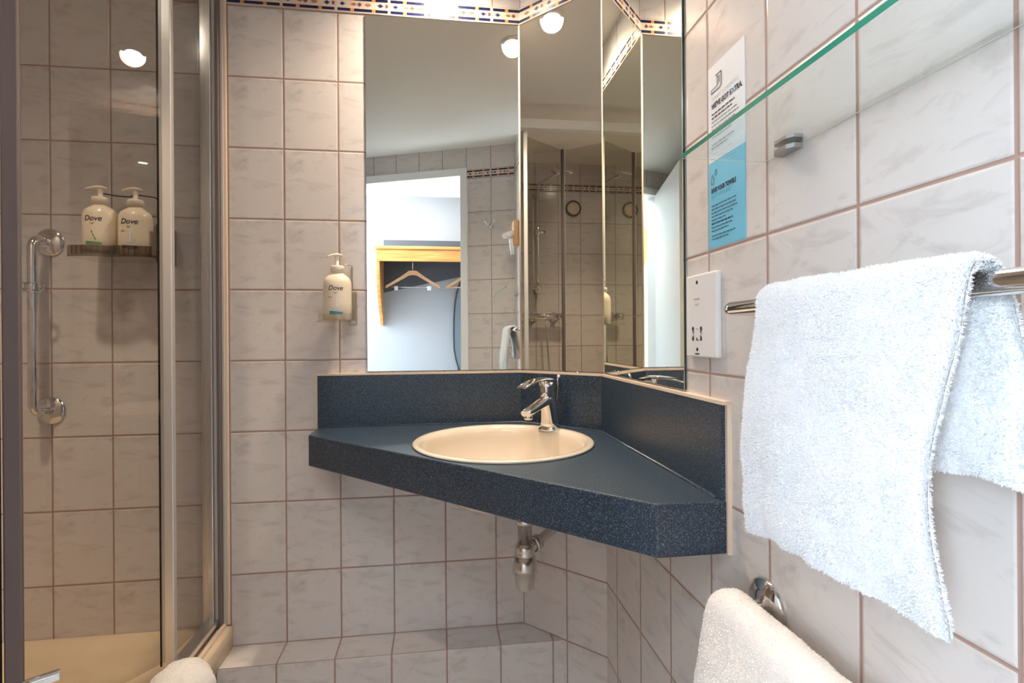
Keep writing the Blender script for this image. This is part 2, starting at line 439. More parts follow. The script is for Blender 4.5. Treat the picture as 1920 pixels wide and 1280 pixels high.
def border(p0, p1, uoff, name='trim_1', rng=random.Random(3)):
    """listello of 150 x 50 mm tiles: navy bands with orange beads, diamonds between"""
    d = Vector((p1[0] - p0[0], p1[1] - p0[1])); Lw = d.length; d.normalize(); n = Vector((d.y, -d.x))
    b = MB(); P0 = Vector(p0)
    def q(u0, v0, u1, v1, mat, e):
        u0 = max(u0, 0); u1 = min(u1, Lw)
        if u1 - u0 < 1e-4: return
        c = [(u0, v0), (u1, v0), (u1, v1), (u0, v1)]
        pts = []
        for u, v in c:
            w = P0 + d * u + n * e; pts.append((w.x, w.y, ZB0 + v))
        b.add(pts, [(0, 1, 2, 3)], mat)
    def poly(cu, cv, pts, mat, e):
        if cu - 0.008 < 0 or cu + 0.008 > Lw: return
        out = []
        for du, dv in pts:
            w = P0 + d * (cu + du) + n * e; out.append((w.x, w.y, ZB0 + cv + dv))
        b.add(out, [tuple(range(len(out)))], mat)
    # body
    A = P0; B_ = P0 + d * Lw
    b.slab((B_.x, B_.y), (A.x, A.y), 0.0035, ZB0 + 0.001, ZB1 - 0.001, 6)
    k0 = math.floor((0 + uoff) / 0.15)
    u = k0 * 0.15 - uoff
    dia = lambda w, h: [(-w, 0), (0, -h), (w, 0), (0, h)]
    while u < Lw:
        q(u + 0.002, 0.003, u + 0.148, 0.047, 0, 0.0040)
        for v in (0.0050, 0.0365):
            q(u + 0.004, v, u + 0.146, v + 0.0085, 1, 0.0042)
            for c in (0.045, 0.106):
                q(u + c - 0.005, v - 0.0004, u + c + 0.005, v + 0.0089, 2, 0.0044)
        for c, w, h, mt in ((0.018, 0.009, 0.0062, 5), (0.018, 0.005, 0.0036, 1), (0.050, 0.011, 0.0052, 2), (0.050, 0.006, 0.003, 5),
                            (0.066, 0.007, 0.0065, 3), (0.090, 0.010, 0.005, 3), (0.090, 0.005, 0.0028, 2), (0.125, 0.010, 0.0066, 5), (0.125, 0.0055, 0.004, 1)):
            poly(u + c, 0.0255, dia(w, h), mt, 0.0043 + 0.0001 * (mt == 1) + 0.0001 * (w < 0.0065))
        poly(u + 0.143, 0.0255, [(-0.004, -0.004), (0.0, -0.006), (0.004, -0.003), (0.004, 0.003), (0.0, 0.006), (-0.004, 0.004)], 3, 0.0043)
        u += 0.15
    return struct(b.build(name, ['b_cream', 'b_navy', 'b_orange', 'b_brown', 'b_grout', 'b_grey', 'b_grout']))

XF, YG = -1.905, -0.85           # shower side wall and shower end wall
F0 = -ZF
DD = Vector((-0.879, -0.336)).normalized()
D0 = Vector((0, -1.404))
def dpt(s): return (D0.x + DD.x * s, D0.y + DD.y * s)
# back wall (tap side): room face y=0, plan lines run so that the left normal points out of the room
tiled_wall('wall_back', (XF, 0), (-K, 0), F0, ZC, XF - XA + 6.0)
# the line above runs +x, its left normal is +y (outwards)
tiled_wall('wall_corner', (-K, 0), (0, -K), F0, ZC, 0.15 * 4 - 0.1512)
tiled_wall('wall_right', (0, -K), (0, -1.404), F0, ZC, 6.0 - (YC - K))
# door wall with its opening
S0, S1 = 0.315, 1.15             # doorway along the door wall
ZL = 0.955                       # head of the doorway
Dlen = 2.04
tiled_wall('wall_door', dpt(0), dpt(S0), F0, ZC, 0.010)
tiled_wall('wall_door', dpt(S0), dpt(S1), 1.0, ZC, 0.010 + S0)
tiled_wall('wall_door', dpt(S1), dpt(Dlen), F0, ZC, 0.010 + S1)
tiled_wall('wall_left', (XF, -2.14), (XF, 0), F0, ZC, 0.045)
tiled_wall('wall_shower', (-1.02, YG), (XF, YG), F0, ZC, 0.0, t=0.07)
border((XF, 0), (-K, 0), XF - XA + 6.003)
border((-K, 0), (0, -K), 0.06, 'trim_2')
border((0, -K), (0, -1.404), 6.0 - (YC - K), 'trim_3')
border(dpt(0), dpt(S0 - 0.03), 0.010, 'trim_4')
border((XF, YG), (XF, 0), 0.045, 'trim_5')
# ledge under the basin
b = MB(); b.prism([(-1.03, 0), (-K, 0), (-K + 0.098, -0.098), (-1.03, -0.098)], F0, LEDGE)
def uvl(co, nn, c):
    if abs(nn.z) > 0.5: return (co.x - XA + 6, 0.1 + co.y * 0.98)
    return (co.x - XA + 6.0, co.z + 0.863)
struct(b.build('wall_ledge', 'tile', uv=uvl))
# plinth below the shower tray
b = MB(); b.box((XF, YG, F0), (-1.032, 0, LEDGE - 0.001))
struct(b.build('wall_plinth', 'tile', uv=lambda co, nn, c: ((co.x if abs(nn.y) > 0.5 else co.y) + 6.0, co.z + 0.863)))
# ceiling, floors
b = MB(); b.prism([(XF, 0), (0, 0), (0, -1.404), dpt(Dlen)], ZC, ZC + 0.05)
struct(b.build('ceiling', 'ceiling'))
b = MB(); b.prism([(XF - 2, 0.1), (0.9, 0.1), (0.9, -2.9), (XF - 2, -2.9)], F0 - 0.05, F0)
struct(b.build('floor', 'floor'))
# corridor beyond the doorway
YE = -2.75
b = MB(); b.box((-1.50, YE - 0.08, F0), (0.9, YE, 1.2))
struct(b.build('wall_corridor', 'bluewall'))
b = MB(); b.box((-3.3, YE - 0.08, F0), (-2.9, YE, 1.2)).box((-2.9, YE - 0.08, F0), (-1.50, YE, -0.75)).box((-2.9, YE - 0.08, 1.05), (-1.50, YE, 1.2))
struct(b.build('wall_window', 'bluewall'))
b = MB(); b.box((0.82, YE, F0), (0.9, -1.40, 1.2)); struct(b.build('wall_corridor_end', 'bluewall'))
b = MB(); b.box((-3.3, YE, F0), (-3.22, -2.14, 1.2)); struct(b.build('wall_bedroom', 'bluewall'))
b = MB(); b.box((0.105, -1.45, F0), (0.9, -1.37, 1.2)); b.box((-3.22, -2.22, F0), (XF - 0.1, -2.14, 1.2)); struct(b.build('wall_partition', 'bluewall'))
b = MB(); b.prism([(-3.3, YE - 0.08), (0.9, YE - 0.08), (0.9, -1.40), (0.1, -1.45), (dpt(Dlen)[0] - 0.1, dpt(Dlen)[1] - 0.1), (-3.3, -2.2)], 1.2, 1.25)
struct(b.build('ceiling_corridor', 'ceiling'))
b = MB(); b.box((-1.50, YE, 1.165), (0.82, YE + 0.03, 1.2)); b.box((-1.50, YE + 0.03, 1.185), (0.82, YE + 0.05, 1.2))
struct(b.build('trim_6', 'whitepaint'))
# bright window with sheer curtain
b = MB(); b.box((-2.9, YE - 0.07, -0.75), (-1.50, YE - 0.06, 1.05)); wn = struct(b.build('window_1', 'daypane'))
b = MB()
for x in (-2.9, -2.22, -1.55): b.box((x, YE - 0.055, -0.75), (x + 0.05, YE - 0.02, 1.05))
for z in (-0.75, 1.0): b.box((-2.9, YE - 0.055, z), (-1.5, YE - 0.02, z + 0.05))
b.build('window_frame', 'whitepaint', wn)
# curtain with pulled-back slanting edge
b = MB(); NU, NV = 60, 30; vs = []
for j in range(NV + 1):
    v = j / NV; z = 1.15 - v * 2.1
    e = -1.45 + 0.18 * min(1, v / 0.4) ** 1.2
    for i in range(NU + 1):
        u = i / NU; x = -2.95 + (e + 2.95) * u
        vs.append((x, YE + 0.06 + 0.018 * sin(u * 70) + 0.01 * sin(u * 23 + v * 2), z))
fs = [(j * (NU + 1) + i, j * (NU + 1) + i + 1, (j + 1) * (NU + 1) + i + 1, (j + 1) * (NU + 1) + i) for j in range(NV) for i in range(NU)]
b.add(vs, fs, 0, True)
tag(b.build('curtain', 'curtain'), 'sheer white curtain glowing with daylight, seen in the right-hand mirror', 'curtain')
b = MB(); b.box((-1.62, YE, F0), (-1.19, YE + 0.02, 0.945))
tag(b.build('wall_panel', 'wood', bevel=0.002), 'orange beech panel beyond the doorway, reflected beside the white curtain', 'panel')

# door: frame and the open leaf
b = MB()
def dslab(b, s0, s1, off, t, z0, z1):       # off measured into the bathroom
    b.slab(dpt(s0), dpt(s1), t, z0, z1, 0, -off)
for s0, s1 in ((S0 - 0.03, S0 + 0.012), (S1 - 0.012, S1 + 0.03)):
    dslab(b, s0, s1, 0.012, 0.112, F0, 1.0)
dslab(b, S0 + 0.012, S1 - 0.012, 0.012, 0.112, ZL, 1.0)
dr = struct(b.build('door_1', 'whitepaint', bevel=0.002))
b = MB(); hx, hy = dpt(S1 - 0.02)
hx += 0.02; hy += 0.02
tipx, tipy = hx + 0.17, hy + 0.69
b.slab((hx, hy), (tipx, tipy), 0.04, F0 + 0.01, ZL - 0.005)
lf = b.build('door_leaf', 'whitepaint', dr, bevel=0.002)

# ------------------------------------------------------------------ mirrors
def flat_mirror(p0, p1, z0, z1, label):
    t = thing('wall_mirror', label, 'mirror', (p0[0], p0[1], z0), None)
    b = MB(); b.slab(p1, p0, 0.005, z0, z1)
    d = Vector((p1[0] - p0[0], p1[1] - p0[1])).normalized(); n = Vector((d.y, -d.x))
    MB().slab(p1, p0, 0.004, z0, z1).build('backing', 'mirror_edge', t)
    b = MB(); e = 0.0042
    a = Vector(p0) + n * e; c = Vector(p1) + n * e
    b.slab((c.x, c.y), (a.x, a.y), 0.0008, z0 + 0.0008, z1 - 0.0008)
    b.build('silvered_glass', 'mirror', t)
    return t
ZM0, ZM1 = -0.098, 0.935
flat_mirror((-0.648, 0), (-K - 0.004, 0), ZM0, ZM1, 'wide rectangular mirror on the tap wall, reflecting the doorway and coat hanger')
d45 = 0.7071 * 0.004
flat_mirror((-K + d45, -d45), (-d45, -K + d45), ZM0, ZM1, 'narrow mirror across the cut corner, reflecting the shower')
flat_mirror((0, -K - 0.004), (0, -0.643), ZM0, ZM1, 'mirror on the right wall seen at a steep angle, reflecting the bright curtain')
b = MB()
for (x, y) in ((-K, 0), (0, -K)):
    b.tube([(x - 0.0025, y - 0.0025, ZM0), (x - 0.0025, y - 0.0025, ZM1)], 0.0042, 8)
struct(b.build('trim_7', 'caulk'))

# ------------------------------------------------------------------ washstand
SP = 0.786; ZT = -0.255
root = thing('vanity_counter', 'speckled navy laminate corner counter with upstand, hung under the mirrors', 'counter', (-0.3, -0.3, ZT - 0.082))
poly = [(-SP, -0.001), (-K, -0.001), (-0.001, -K), (-0.001, -SP + 0.006), (-0.118, -SP + 0.006), (-SP, -0.118)]
BC = Vector((-0.29, -0.29)); BR = 0.217
def inside_loop(n): return [(BC.x + (BR - 0.006) * cos(2 * pi * i / n), BC.y + (BR - 0.006) * sin(2 * pi * i / n)) for i in range(n)]
def counter_top():
    import bmesh
    bm = bmesh.new(); n = 64
    hole = inside_loop(n)
    for zt in (ZT, ZT - 0.082):
        ov = [bm.verts.new((x, y, zt)) for x, y in poly]; hv = [bm.verts.new((x, y, zt)) for x, y in hole]
        es = [bm.edges.new((ov[i], ov[(i + 1) % len(ov)])) for i in range(len(ov))] + [bm.edges.new((hv[i], hv[(i + 1) % n])) for i in range(n)]
        bmesh.ops.triangle_fill(bm, use_beauty=True, use_dissolve=False, edges=es)
        if zt == ZT: o1, h1 = ov, hv
        else: o2, h2 = ov, hv
    for a, c in ((o1, o2), (h1, h2)):
        m = len(a)
        for i in range(m): bm.faces.new((a[i], a[(i + 1) % m], c[(i + 1) % m], c[i]))
    bmesh.ops.recalc_face_normals(bm, faces=bm.faces)
    b = MB(); bm.verts.index_update()
    b.add([v.co[:] for v in bm.verts], [tuple(v.index for v in f.verts) for f in bm.faces]); bm.free()
    return b
ct = counter_top().build('worktop', 'laminate', root)
bv = ct.modifiers.new('bevel', 'BEVEL'); bv.width = 0.003; bv.segments = 3; bv.limit_method = 'ANGLE'; bv.angle_limit = radians(40)
ZS = -0.107
b = MB(); b.slab((-SP, -0.0), (-K, -0.0), -0.014, ZT, ZS); b.build('upstand', 'laminate', root)
b = MB(); b.prism([(-K, 0), (0, -K), (-0.014, -K - 0.006), (-K - 0.006, -0.014)], ZT, ZS); b.build('upstand', 'laminate', root)
b = MB(); b.slab((0, -K), (0, -SP + 0.008), -0.014, ZT, ZS); b.build('upstand', 'laminate', root)
# sealant bead along the top and the ends
b = MB()
TT = ZS + 0.003
path = [(-SP - 0.002, -0.007), (-K, -0.007), (-0.007, -K), (-0.007, -SP + 0.004)]
b.slab((-SP - 0.003, 0), (-K, 0), -0.0145, ZS, ZS + 0.0055)
b.prism([(-K, 0), (0, -K), (-0.0145, -K - 0.006), (-K - 0.006, -0.0145)], ZS, ZS + 0.0055)
b.slab((0, -K), (0, -SP + 0.002), -0.0145, ZS, ZS + 0.0055)
b.box((-SP - 0.004, -0.006, ZT), (-SP, 0, ZS + 0.005))
b.box((-0.007, -SP + 0.002, ZT - 0.082), (0, -SP + 0.008, ZS + 0.005))
b.build('sealant_bead', 'caulk', root)
# junction beads between worktop and upstand
b = MB(); r = 0.004
b.tube([(-SP + 0.004, -0.014, ZT), (-K - 0.006, -0.014, ZT), (-0.014, -K - 0.006, ZT), (-0.014, -SP + 0.02, ZT)], r, 8)
b.build('joint_bead', 'laminate', root)

# basin
bs = thing('wash_basin', 'round cream wash basin sunk into the navy counter', 'basin', (BC.x, BC.y, ZT - 0.15))
b = MB()
prof = [(BR - 0.012, -0.004), (BR, 0.0005), (BR + 0.001, 0.004), (BR - 0.004, 0.0065), (BR - 0.014, 0.006), (BR - 0.022, 0.002), (BR - 0.028, -0.010)]
rings = []
seg = 72
def ring(cx, cy, r, z, ex=1.0): return [(cx + r * cos(2 * pi * k / seg), cy + r * sin(2 * pi * k / seg), z) for k in range(seg)]
for r_, z_ in prof: rings.append(ring(BC.x, BC.y, r_, ZT + z_))
dep = 0.135
for i in range(1, 15):
    a = i / 14 * pi / 2
    rr = (BR - 0.028) * (cos(a) ** 0.55 if i < 14 else 0.0) ; zz = -0.010 - dep * sin(a)
    k = (1 - rr / (BR - 0.028)) * 0.075 * 0.9
    rings.append(ring(BC.x + k * 0.9, BC.y + k * 0.9, max(rr, 0.02), ZT + zz))
b.loft(rings, 0, True, False)
# outside skin of the bowl
rings = []
for i in range(0, 13):
    a = i / 12 * pi / 2
    rr = (BR - 0.016) * (cos(a) ** 0.55 if i < 12 else 0.0); zz = -0.012 - (dep + 0.012) * sin(a); k = (1 - rr / (BR - 0.016)) * 0.068
    rings.append(ring(BC.x + k * 0.9, BC.y + k * 0.9, max(rr, 0.03), ZT + zz))
b.loft(rings[::-1], 0, True, False)
b.build('bowl', 'basin', bs, fixn=True)
DC = (-0.2285, -0.2285)
MB().lathe([(0.0, 0.0), (0.019, 0.0), (0.021, 0.002), (0.021, 0.004), (0.012, 0.0045), (0.0, 0.003)], (DC[0], DC[1], ZT - 0.145), seg=24).build('waste_ring', 'chrome', bs)

# bottle trap
tr = thing('bottle_trap', 'satin metal bottle trap hanging under the basin with a branch to the wall', 'drain trap', (DC[0], DC[1], -0.643))
MB().lathe([(0.0, -0.395), (0.020, -0.395), (0.020, -0.4), (0.020, -0.46), (0.024, -0.462), (0.026, -0.470), (0.024, -0.478), (0.0185, -0.48), (0.0175, -0.53), (0.0, -0.53)][::-1], (DC[0], DC[1], 0), seg=28).build('tailpipe', 'satin', tr)
MB().lathe([(0.0, -0.560), (0.0245, -0.560), (0.026, -0.556), (0.026, -0.552), (0.0245, -0.549), (0.0255, -0.546), (0.0255, -0.538), (0.023, -0.532), (0.018, -0.529), (0, -0.529)], (DC[0], DC[1], 0), seg=28).build('lock_nut', 'satin', tr)
MB().lathe([(0.0, -0.646), (0.017, -0.646), (0.022, -0.641), (0.0245, -0.632), (0.0265, -0.600), (0.0315, -0.596), (0.0315, -0.588), (0.0265, -0.560), (0.0, -0.560)], (DC[0], DC[1], 0), seg=32).build('cup', 'satin', tr)
W0 = Vector((-0.0975, -0.0975, -0.528)); A0 = Vector((DC[0] + 0.018, DC[1] + 0.012, -0.545))
ad = (W0 - A0)
branch = MB().tube([A0, A0 + ad * 0.12, A0 + ad * 0.5, W0], 0.0125, 18).build('branch_pipe', 'satin', tr)
MB().tube([A0 + ad * 0.06, A0 + ad * 0.07, A0 + ad * 0.2, A0 + ad * 0.21], [0.017, 0.020, 0.020, 0.017], 20).build('branch_nut', 'satin', branch)
MB().lathe([(0.033, 0), (0.033, 0.003), (0.022, 0.010), (0.0, 0.010)], (W0.x, W0.y, W0.z), (-1, -1, 0), seg=24).build('wall_flange', 'cream', tr)

# tap
tp = thing('basin_mixer_tap', 'chrome single-lever mixer tap standing at the back of the basin', 'tap', (-0.142, -0.142, ZT))
e1 = Vector((1, -1, 0)).normalized(); e2 = Vector((-1, -1, 0)).normalized(); e3 = Vector((0, 0, 1))
def sec(c, a, bb, w, h, n=20, p=2.6):
    out = []
    for k in range(n):
        t = 2 * pi * k / n; cx, cy = cos(t), sin(t)
        out.append(Vector(c) + a * w * (abs(cx) ** (2 / p)) * (1 if cx >= 0 else -1) + bb * h * (abs(cy) ** (2 / p)) * (1 if cy >= 0 else -1))
    return out
def fwd(s, z): return Vector((-0.142, -0.142, z)) + e2 * s
b = MB()
b.loft([sec(fwd(0.0, ZT), e1, e2, 0.030, 0.030), sec(fwd(0.0, ZT + 0.003), e1, e2, 0.030, 0.030), sec(fwd(0.0, ZT + 0.005), e1, e2, 0.0255, 0.026)], 0)
b.build('base_plate', 'chrome', tp, fixn=True)
b = MB()
b.loft([sec(fwd(0.0, ZT + 0.004), e1, e2, 0.0245, 0.025), sec(fwd(0.001, ZT + 0.02), e1, e2, 0.023, 0.024), sec(fwd(0.006, ZT + 0.055), e1, e2, 0.0205, 0.023), sec(fwd(0.012, ZT + 0.082), e1, e2, 0.0195, 0.024), sec(fwd(0.014, ZT + 0.09), e1, e2, 0.0185, 0.023)], 0)
b.build('body', 'chrome', tp, fixn=True)
b = MB()
rg = []
for s_, z_, w_, h_ in ((-0.010, -0.172, 0.016, 0.012), (0.02, -0.173, 0.0185, 0.0145), (0.05, -0.181, 0.0175, 0.0115), (0.085, -0.1905, 0.0165, 0.0095), (0.108, -0.1965, 0.0155, 0.0095), (0.116, -0.199, 0.0135, 0.0085)):
    dirn = Vector((e2.x, e2.y, -0.28)).normalized(); up = e1.cross(dirn).normalized()
    rg.append(sec(fwd(s_, z_), e1, up, w_, h_))
b.loft(rg); spout = b.build('spout', 'chrome', tp, fixn=True)
MB().lathe([(0.0, -0.004), (0.0105, -0.004), (0.0115, 0.0), (0.0115, 0.008), (0.0, 0.008)], fwd(0.103, -0.211), seg=20).build('aerator', 'satin', spout)
b = MB()
b.loft([sec(fwd(0.014, ZT + 0.090), e1, e2, 0.0185, 0.0215), sec(fwd(0.014, ZT + 0.094), e1, e2, 0.0195, 0.0225), sec(fwd(0.015, ZT + 0.118), e1, e2, 0.0185, 0.0215), sec(fwd(0.016, ZT + 0.134), e1, e2, 0.017, 0.020)], 0)
b.build('cartridge_cap', 'chrome', tp, fixn=True)
b = MB(); rg = []
for s_, z_, w_, h_ in ((-0.022, -0.122, 0.008, 0.0016), (-0.012, -0.117, 0.016, 0.0045), (0.012, -0.1135, 0.019, 0.0065), (0.04, -0.111, 0.018, 0.005), (0.075, -0.113, 0.0165, 0.0036), (0.105, -0.119, 0.016, 0.003), (0.132, -0.1265, 0.013, 0.0022)):
    rg.append(sec(fwd(s_ + 0.003, z_ - 0.004), e1, e3, w_, h_, p=3))
b.loft(rg); b.build('lever', 'chrome', tp, fixn=True)

# plug chain and small clip
pk = thing('plug_cable', 'thin plug cable with a round chrome stud at the corner upstand', 'plug cable', (-0.105, -0.105, -0.198))
q0 = Vector((-0.0965, -0.0985, -0.1135)) + e2 * 0.016
MB().lathe([(0.0055, -0.004), (0.007, 0.0), (0.007, 0.003), (0.004, 0.007), (0, 0.008)], q0, (-1, -1, 0), seg=16).build('stud', 'chrome', pk)
b = MB(); b.tube([q0 + e2 * 0.006 + Vector((0, 0, -0.004)), q0 + e2 * 0.007 + Vector((0.001, -0.001, -0.03)), q0 + e2 * 0.008 + Vector((0, 0, -0.055)), q0 + e2 * 0.008 + Vector((-0.006, 0.006, -0.08)), q0 + e2 * 0.008 + Vector((-0.01, 0.01, -0.138))], 0.0011, 6)
b.build('cable', 'satin', pk)
b = MB(); c_ = Vector((-0.057, -0.138, ZS + 0.0055)) + e2 * 0.010
b.lathe([(0.004, 0.0), (0.0038, 0.0025), (0.002, 0.0045), (0.0, 0.005)], c_, seg=12)
tag(b.build('mirror_clip', 'chrome'), 'tiny chrome clip at the foot of the corner mirror', 'clip')

# ------------------------------------------------------------------ pump bottles
def make_bottle(c, z0, h, r, art, label, group=None, bracket=None):
    """cream bottle with pump; the label faces out from the tap wall"""
    t = thing('pump_bottle', label, 'bottle', (c[0], c[1], z0), group)
    hb = h * 0.69
    pf = [(0.0, 0.0), (r * 0.93, 0.0), (r, 0.003), (r * 1.0, hb * 0.35), (r * 1.0, hb * 0.74), (r * 0.97, hb * 0.83), (r * 0.86, hb * 0.91), (r * 0.66, hb * 0.965), (r * 0.48, hb), (r * 0.42, hb + 0.006), (r * 0.42, hb + 0.010), (0.0, hb + 0.010)]
    # slightly oval
    b = MB(); b.lathe(pf, (0, 0, 0), seg=36)
    b.v = [(c[0] + v[0], c[1] + v[1] * 0.82, z0 + v[2]) for v in b.v]
    body = b.build('bottle_body', 'cream', t, fixn=True)
    zc = z0 + hb + 0.006; rc = r * 0.47
    collar = MB().lathe([(0, 0), (rc, 0), (rc, 0.015), (rc * 0.94, 0.017), (0, 0.017)], (c[0], c[1], zc), seg=28).build('collar', 'pump', t, fixn=True)
    zt = z0 + h
    b = MB(); b.lathe([(0.0055, 0), (0.0055, zt - zc - 0.024), (0, zt - zc - 0.024)], (c[0], c[1], zc + 0.016), seg=14)
    b.build('pump_stem', 'pump', collar, fixn=True)
    # pump head: dome with nozzle pointing left and a little outward
    b = MB(); hd = Vector((-0.88, -0.46, 0)).normalized(); hs = Vector((-hd.y, hd.x, 0)); C_ = Vector((c[0], c[1], zt - 0.005))
    rg = []
    for s_, z_, w_, h_ in ((-0.013, -0.001, 0.003, 0.0015), (-0.011, 0, 0.008, 0.003), (0.0, 0.001, 0.0105, 0.0045), (0.010, 0.0, 0.008, 0.0035), (0.018, -0.003, 0.005, 0.003), (0.026, -0.007, 0.004, 0.0025)):
        rg.append(sec(C_ + hd * s_ * r / 0.035 + Vector((0, 0, z_)), hs, e3, w_, h_, 14))
    b.loft(rg); b.lathe([(0.0055, -0.016), (0.0065, -0.006), (0.009, 0.0)], C_, seg=14)
    b.build('pump_head', 'pump', collar, fixn=True)
    # label print wrapped on the front
    def wrap(u, v, e=0.0006):
        a = u / r
        return (c[0] + (r + e) * sin(a), c[1] - (r + e) * 0.82 * cos(a) - 0.0002, z0 + v)
    b = MB(); sc = r / 0.035
    vs, fs = text2d('Dove', 0.0168 * sc, shear=0.28, bold=0.0001, align='CENTER', space=0.95)
    b.add([wrap(x, y + hb * 0.64) for x, y in vs], fs, 0)
    # little bird mark
    z1 = hb * 0.575
    for pts in ([(-0.004, 0.001), (0.0, -0.0015), (0.004, 0.001), (0.0035, 0.0025), (0.0, 0.0006), (-0.003, 0.0025)],):
        b.add([wrap(x * sc, z1 + y * sc) for x, y in pts], [tuple(range(6))], 1)
    band, pic = art
    # coloured band along the foot of the label
    n = 10
    vs = [wrap(-0.014 * sc + 0.032 * sc * i / n, hb * (0.13 if j == 0 else 0.205 - 0.03 * (i / n))) for i in range(n + 1) for j in (0, 1)]
    b.add(vs, [(2 * i, 2 * i + 2, 2 * i + 3, 2 * i + 1) for i in range(n)], 2)
    if pic == 'drop':
        vs = [wrap(0.004 * sc + 0.011 * sc * cos(t_) , hb * 0.335 + 0.009 * sc * sin(t_), 0.0005) for t_ in [pi + i * pi / 10 for i in range(11)]]
        b.add(vs, [tuple(range(11))], 3)
        vs = [wrap(0.004 * sc + q_[0] * sc, hb * 0.335 + q_[1] * sc, 0.0009) for q_ in ((-0.002, -0.006), (0.002, -0.006), (0.0025, 0.018), (-0.0025, 0.018))]
        b.add(vs, [(0, 1, 2, 3)], 4)
        vs = []
        for i in range(9):
            t_ = pi * i / 8
            vs += [wrap((-0.013 + 0.0045 * cos(t_)) * sc, hb * 0.47 + 0.0045 * sc * sin(t_)), wrap((-0.013 + 0.003 * cos(t_)) * sc, hb * 0.47 + 0.003 * sc * sin(t_))]
        b.add(vs, [(2 * i, 2 * i + 2, 2 * i + 3, 2 * i + 1) for i in range(8)], 1)
    else:
        for k in range(3):
            x_, y_ = 0.001 + 0.003 * k, hb * 0.40 - 0.008 * k
            b.add([wrap((x_ + dx) * sc, y_ + dy * sc) for dx, dy in ((-0.003, 0.004), (0.0, 0.0), (0.001, -0.005), (-0.003, -0.001))], [(0, 1, 2, 3)], 2)
    b.build('label_print', ['ink', 'gold', band, 'palepink', 'whiteplastic'], body)
    return t
make_bottle((-0.722, -0.052), 0.048, 0.187, 0.0385, ('teal', 'drop'), 'cream pump bottle with a teal band, in the holder beside the mirror')
make_bottle((-1.311, -0.072), 0.226, 0.172, 0.0400, ('green', 'leaf'), 'cream pump bottle with a green band, left of the pair in the shower', None)
make_bottle((-1.2265, -0.072), 0.216, 0.180, 0.0400, ('violet', 'drop'), 'cream pump bottle with a violet band, right of the pair in the shower', None)

# bottle holder beside the mirror
h = thing('bottle_holder', 'small clear bottle holder on the tiles left of the mirror', 'bottle holder', (-0.722, 0, 0.04))
MB().box((-0.768, -0.098, 0.0425), (-0.678, -0.004, 0.0475)).build('holder_base', 'clear', h, bevel=0.002)
MB().box((-0.764, -0.0975, 0.048), (-0.682, -0.095, 0.066)).build('front_lip', 'clear', h, bevel=0.001)
MB().box((-0.700, -0.012, 0.035), (-0.676, 0, 0.135)).build('back_plate', 'clear', h, bevel=0.003)
b = MB(); b.tube([(-0.690, -0.003, 0.135), (-0.690, -0.003, 0.205), (-0.690, -0.02, 0.206), (-0.705, -0.045, 0.206)], 0.0015, 8); b.build('neck_wire', 'satin', h)
# twin holder in the shower
h = thing('bottle_holder', 'smoked double bottle holder on the shower wall', 'bottle holder', (-1.27, 0, 0.2))
b = MB(); pl = []
for i in range(17):
    u = i / 16; x = -1.36 + 0.195 * u; y = -0.118 - 0.010 * abs(sin(u * 2 * pi)) ** 0.8
    pl.append((x, y))
outer = [(-1.36, -0.004)] + pl + [(-1.165, -0.004)]
b.prism(outer, 0.208, 0.2145); b.build('holder_base', 'smoked', h)
b = MB()
for i in range(16): b.slab(pl[i], pl[i + 1], 0.003, 0.2145, 0.236)
b.build('front_lip', 'smoked', h)
MB().box((-1.172, -0.085, 0.20), (-1.160, -0.002, 0.30)).build('side_plate', 'smoked', h, bevel=0.002)
b = MB(); b.tube([(-1.20, -0.004, 0.30), (-1.20, -0.004, 0.375), (-1.205, -0.02, 0.385), (-1.24, -0.045, 0.385), (-1.27, -0.02, 0.385), (-1.30, -0.02, 0.387), (-1.33, -0.045, 0.387)], 0.0018, 8); b.build('neck_wire', 'darkgrey', h)

# ------------------------------------------------------------------ grab rail
g = thing('grab_rail', 'vertical chrome grab rail on the shower wall, with round end roses', 'grab rail', (-1.478, 0, -0.19))
b = MB()
x0 = -1.478; r_ = 0.011
pts = [(x0, -0.004, 0.262), (x0, -0.035, 0.262)] + arc((x0, -0.035, 0.238), 0.026, pi / 2, pi, 6, (0, 1, 0), (0, 0, 1))[1:] + \
      arc((x0, -0.035, -0.164), 0.026, pi, 1.5 * pi, 6, (0, 1, 0), (0, 0, 1)) + [(x0, -0.004, -0.190)]
b.tube(pts, r_, 16); b.build('bar', 'chrome', g)
for z in (0.262, -0.190):
    MB().lathe([(0.037, 0), (0.037, 0.003), (0.034, 0.006), (0.018, 0.013), (0.0, 0.013)], (x0, 0, z), (0, -1, 0), seg=32).build('rose', 'chrome', g)
b = MB(); b.lathe([(0.015, -0.012), (0.016, -0.008), (0.016, 0.008), (0.015, 0.012)], (x0, -0.061, 0.135), seg=20, caps=True)
for sx in (-1, 1):
    b.tube(arc((x0 + sx * 0.020, -0.068, 0.135), 0.013, 0, 2 * pi, 20, (1, 0, 0), (0, 0.35, 0.94)), 0.0028, 8)
b.build('shower_clip', 'chrome', g)

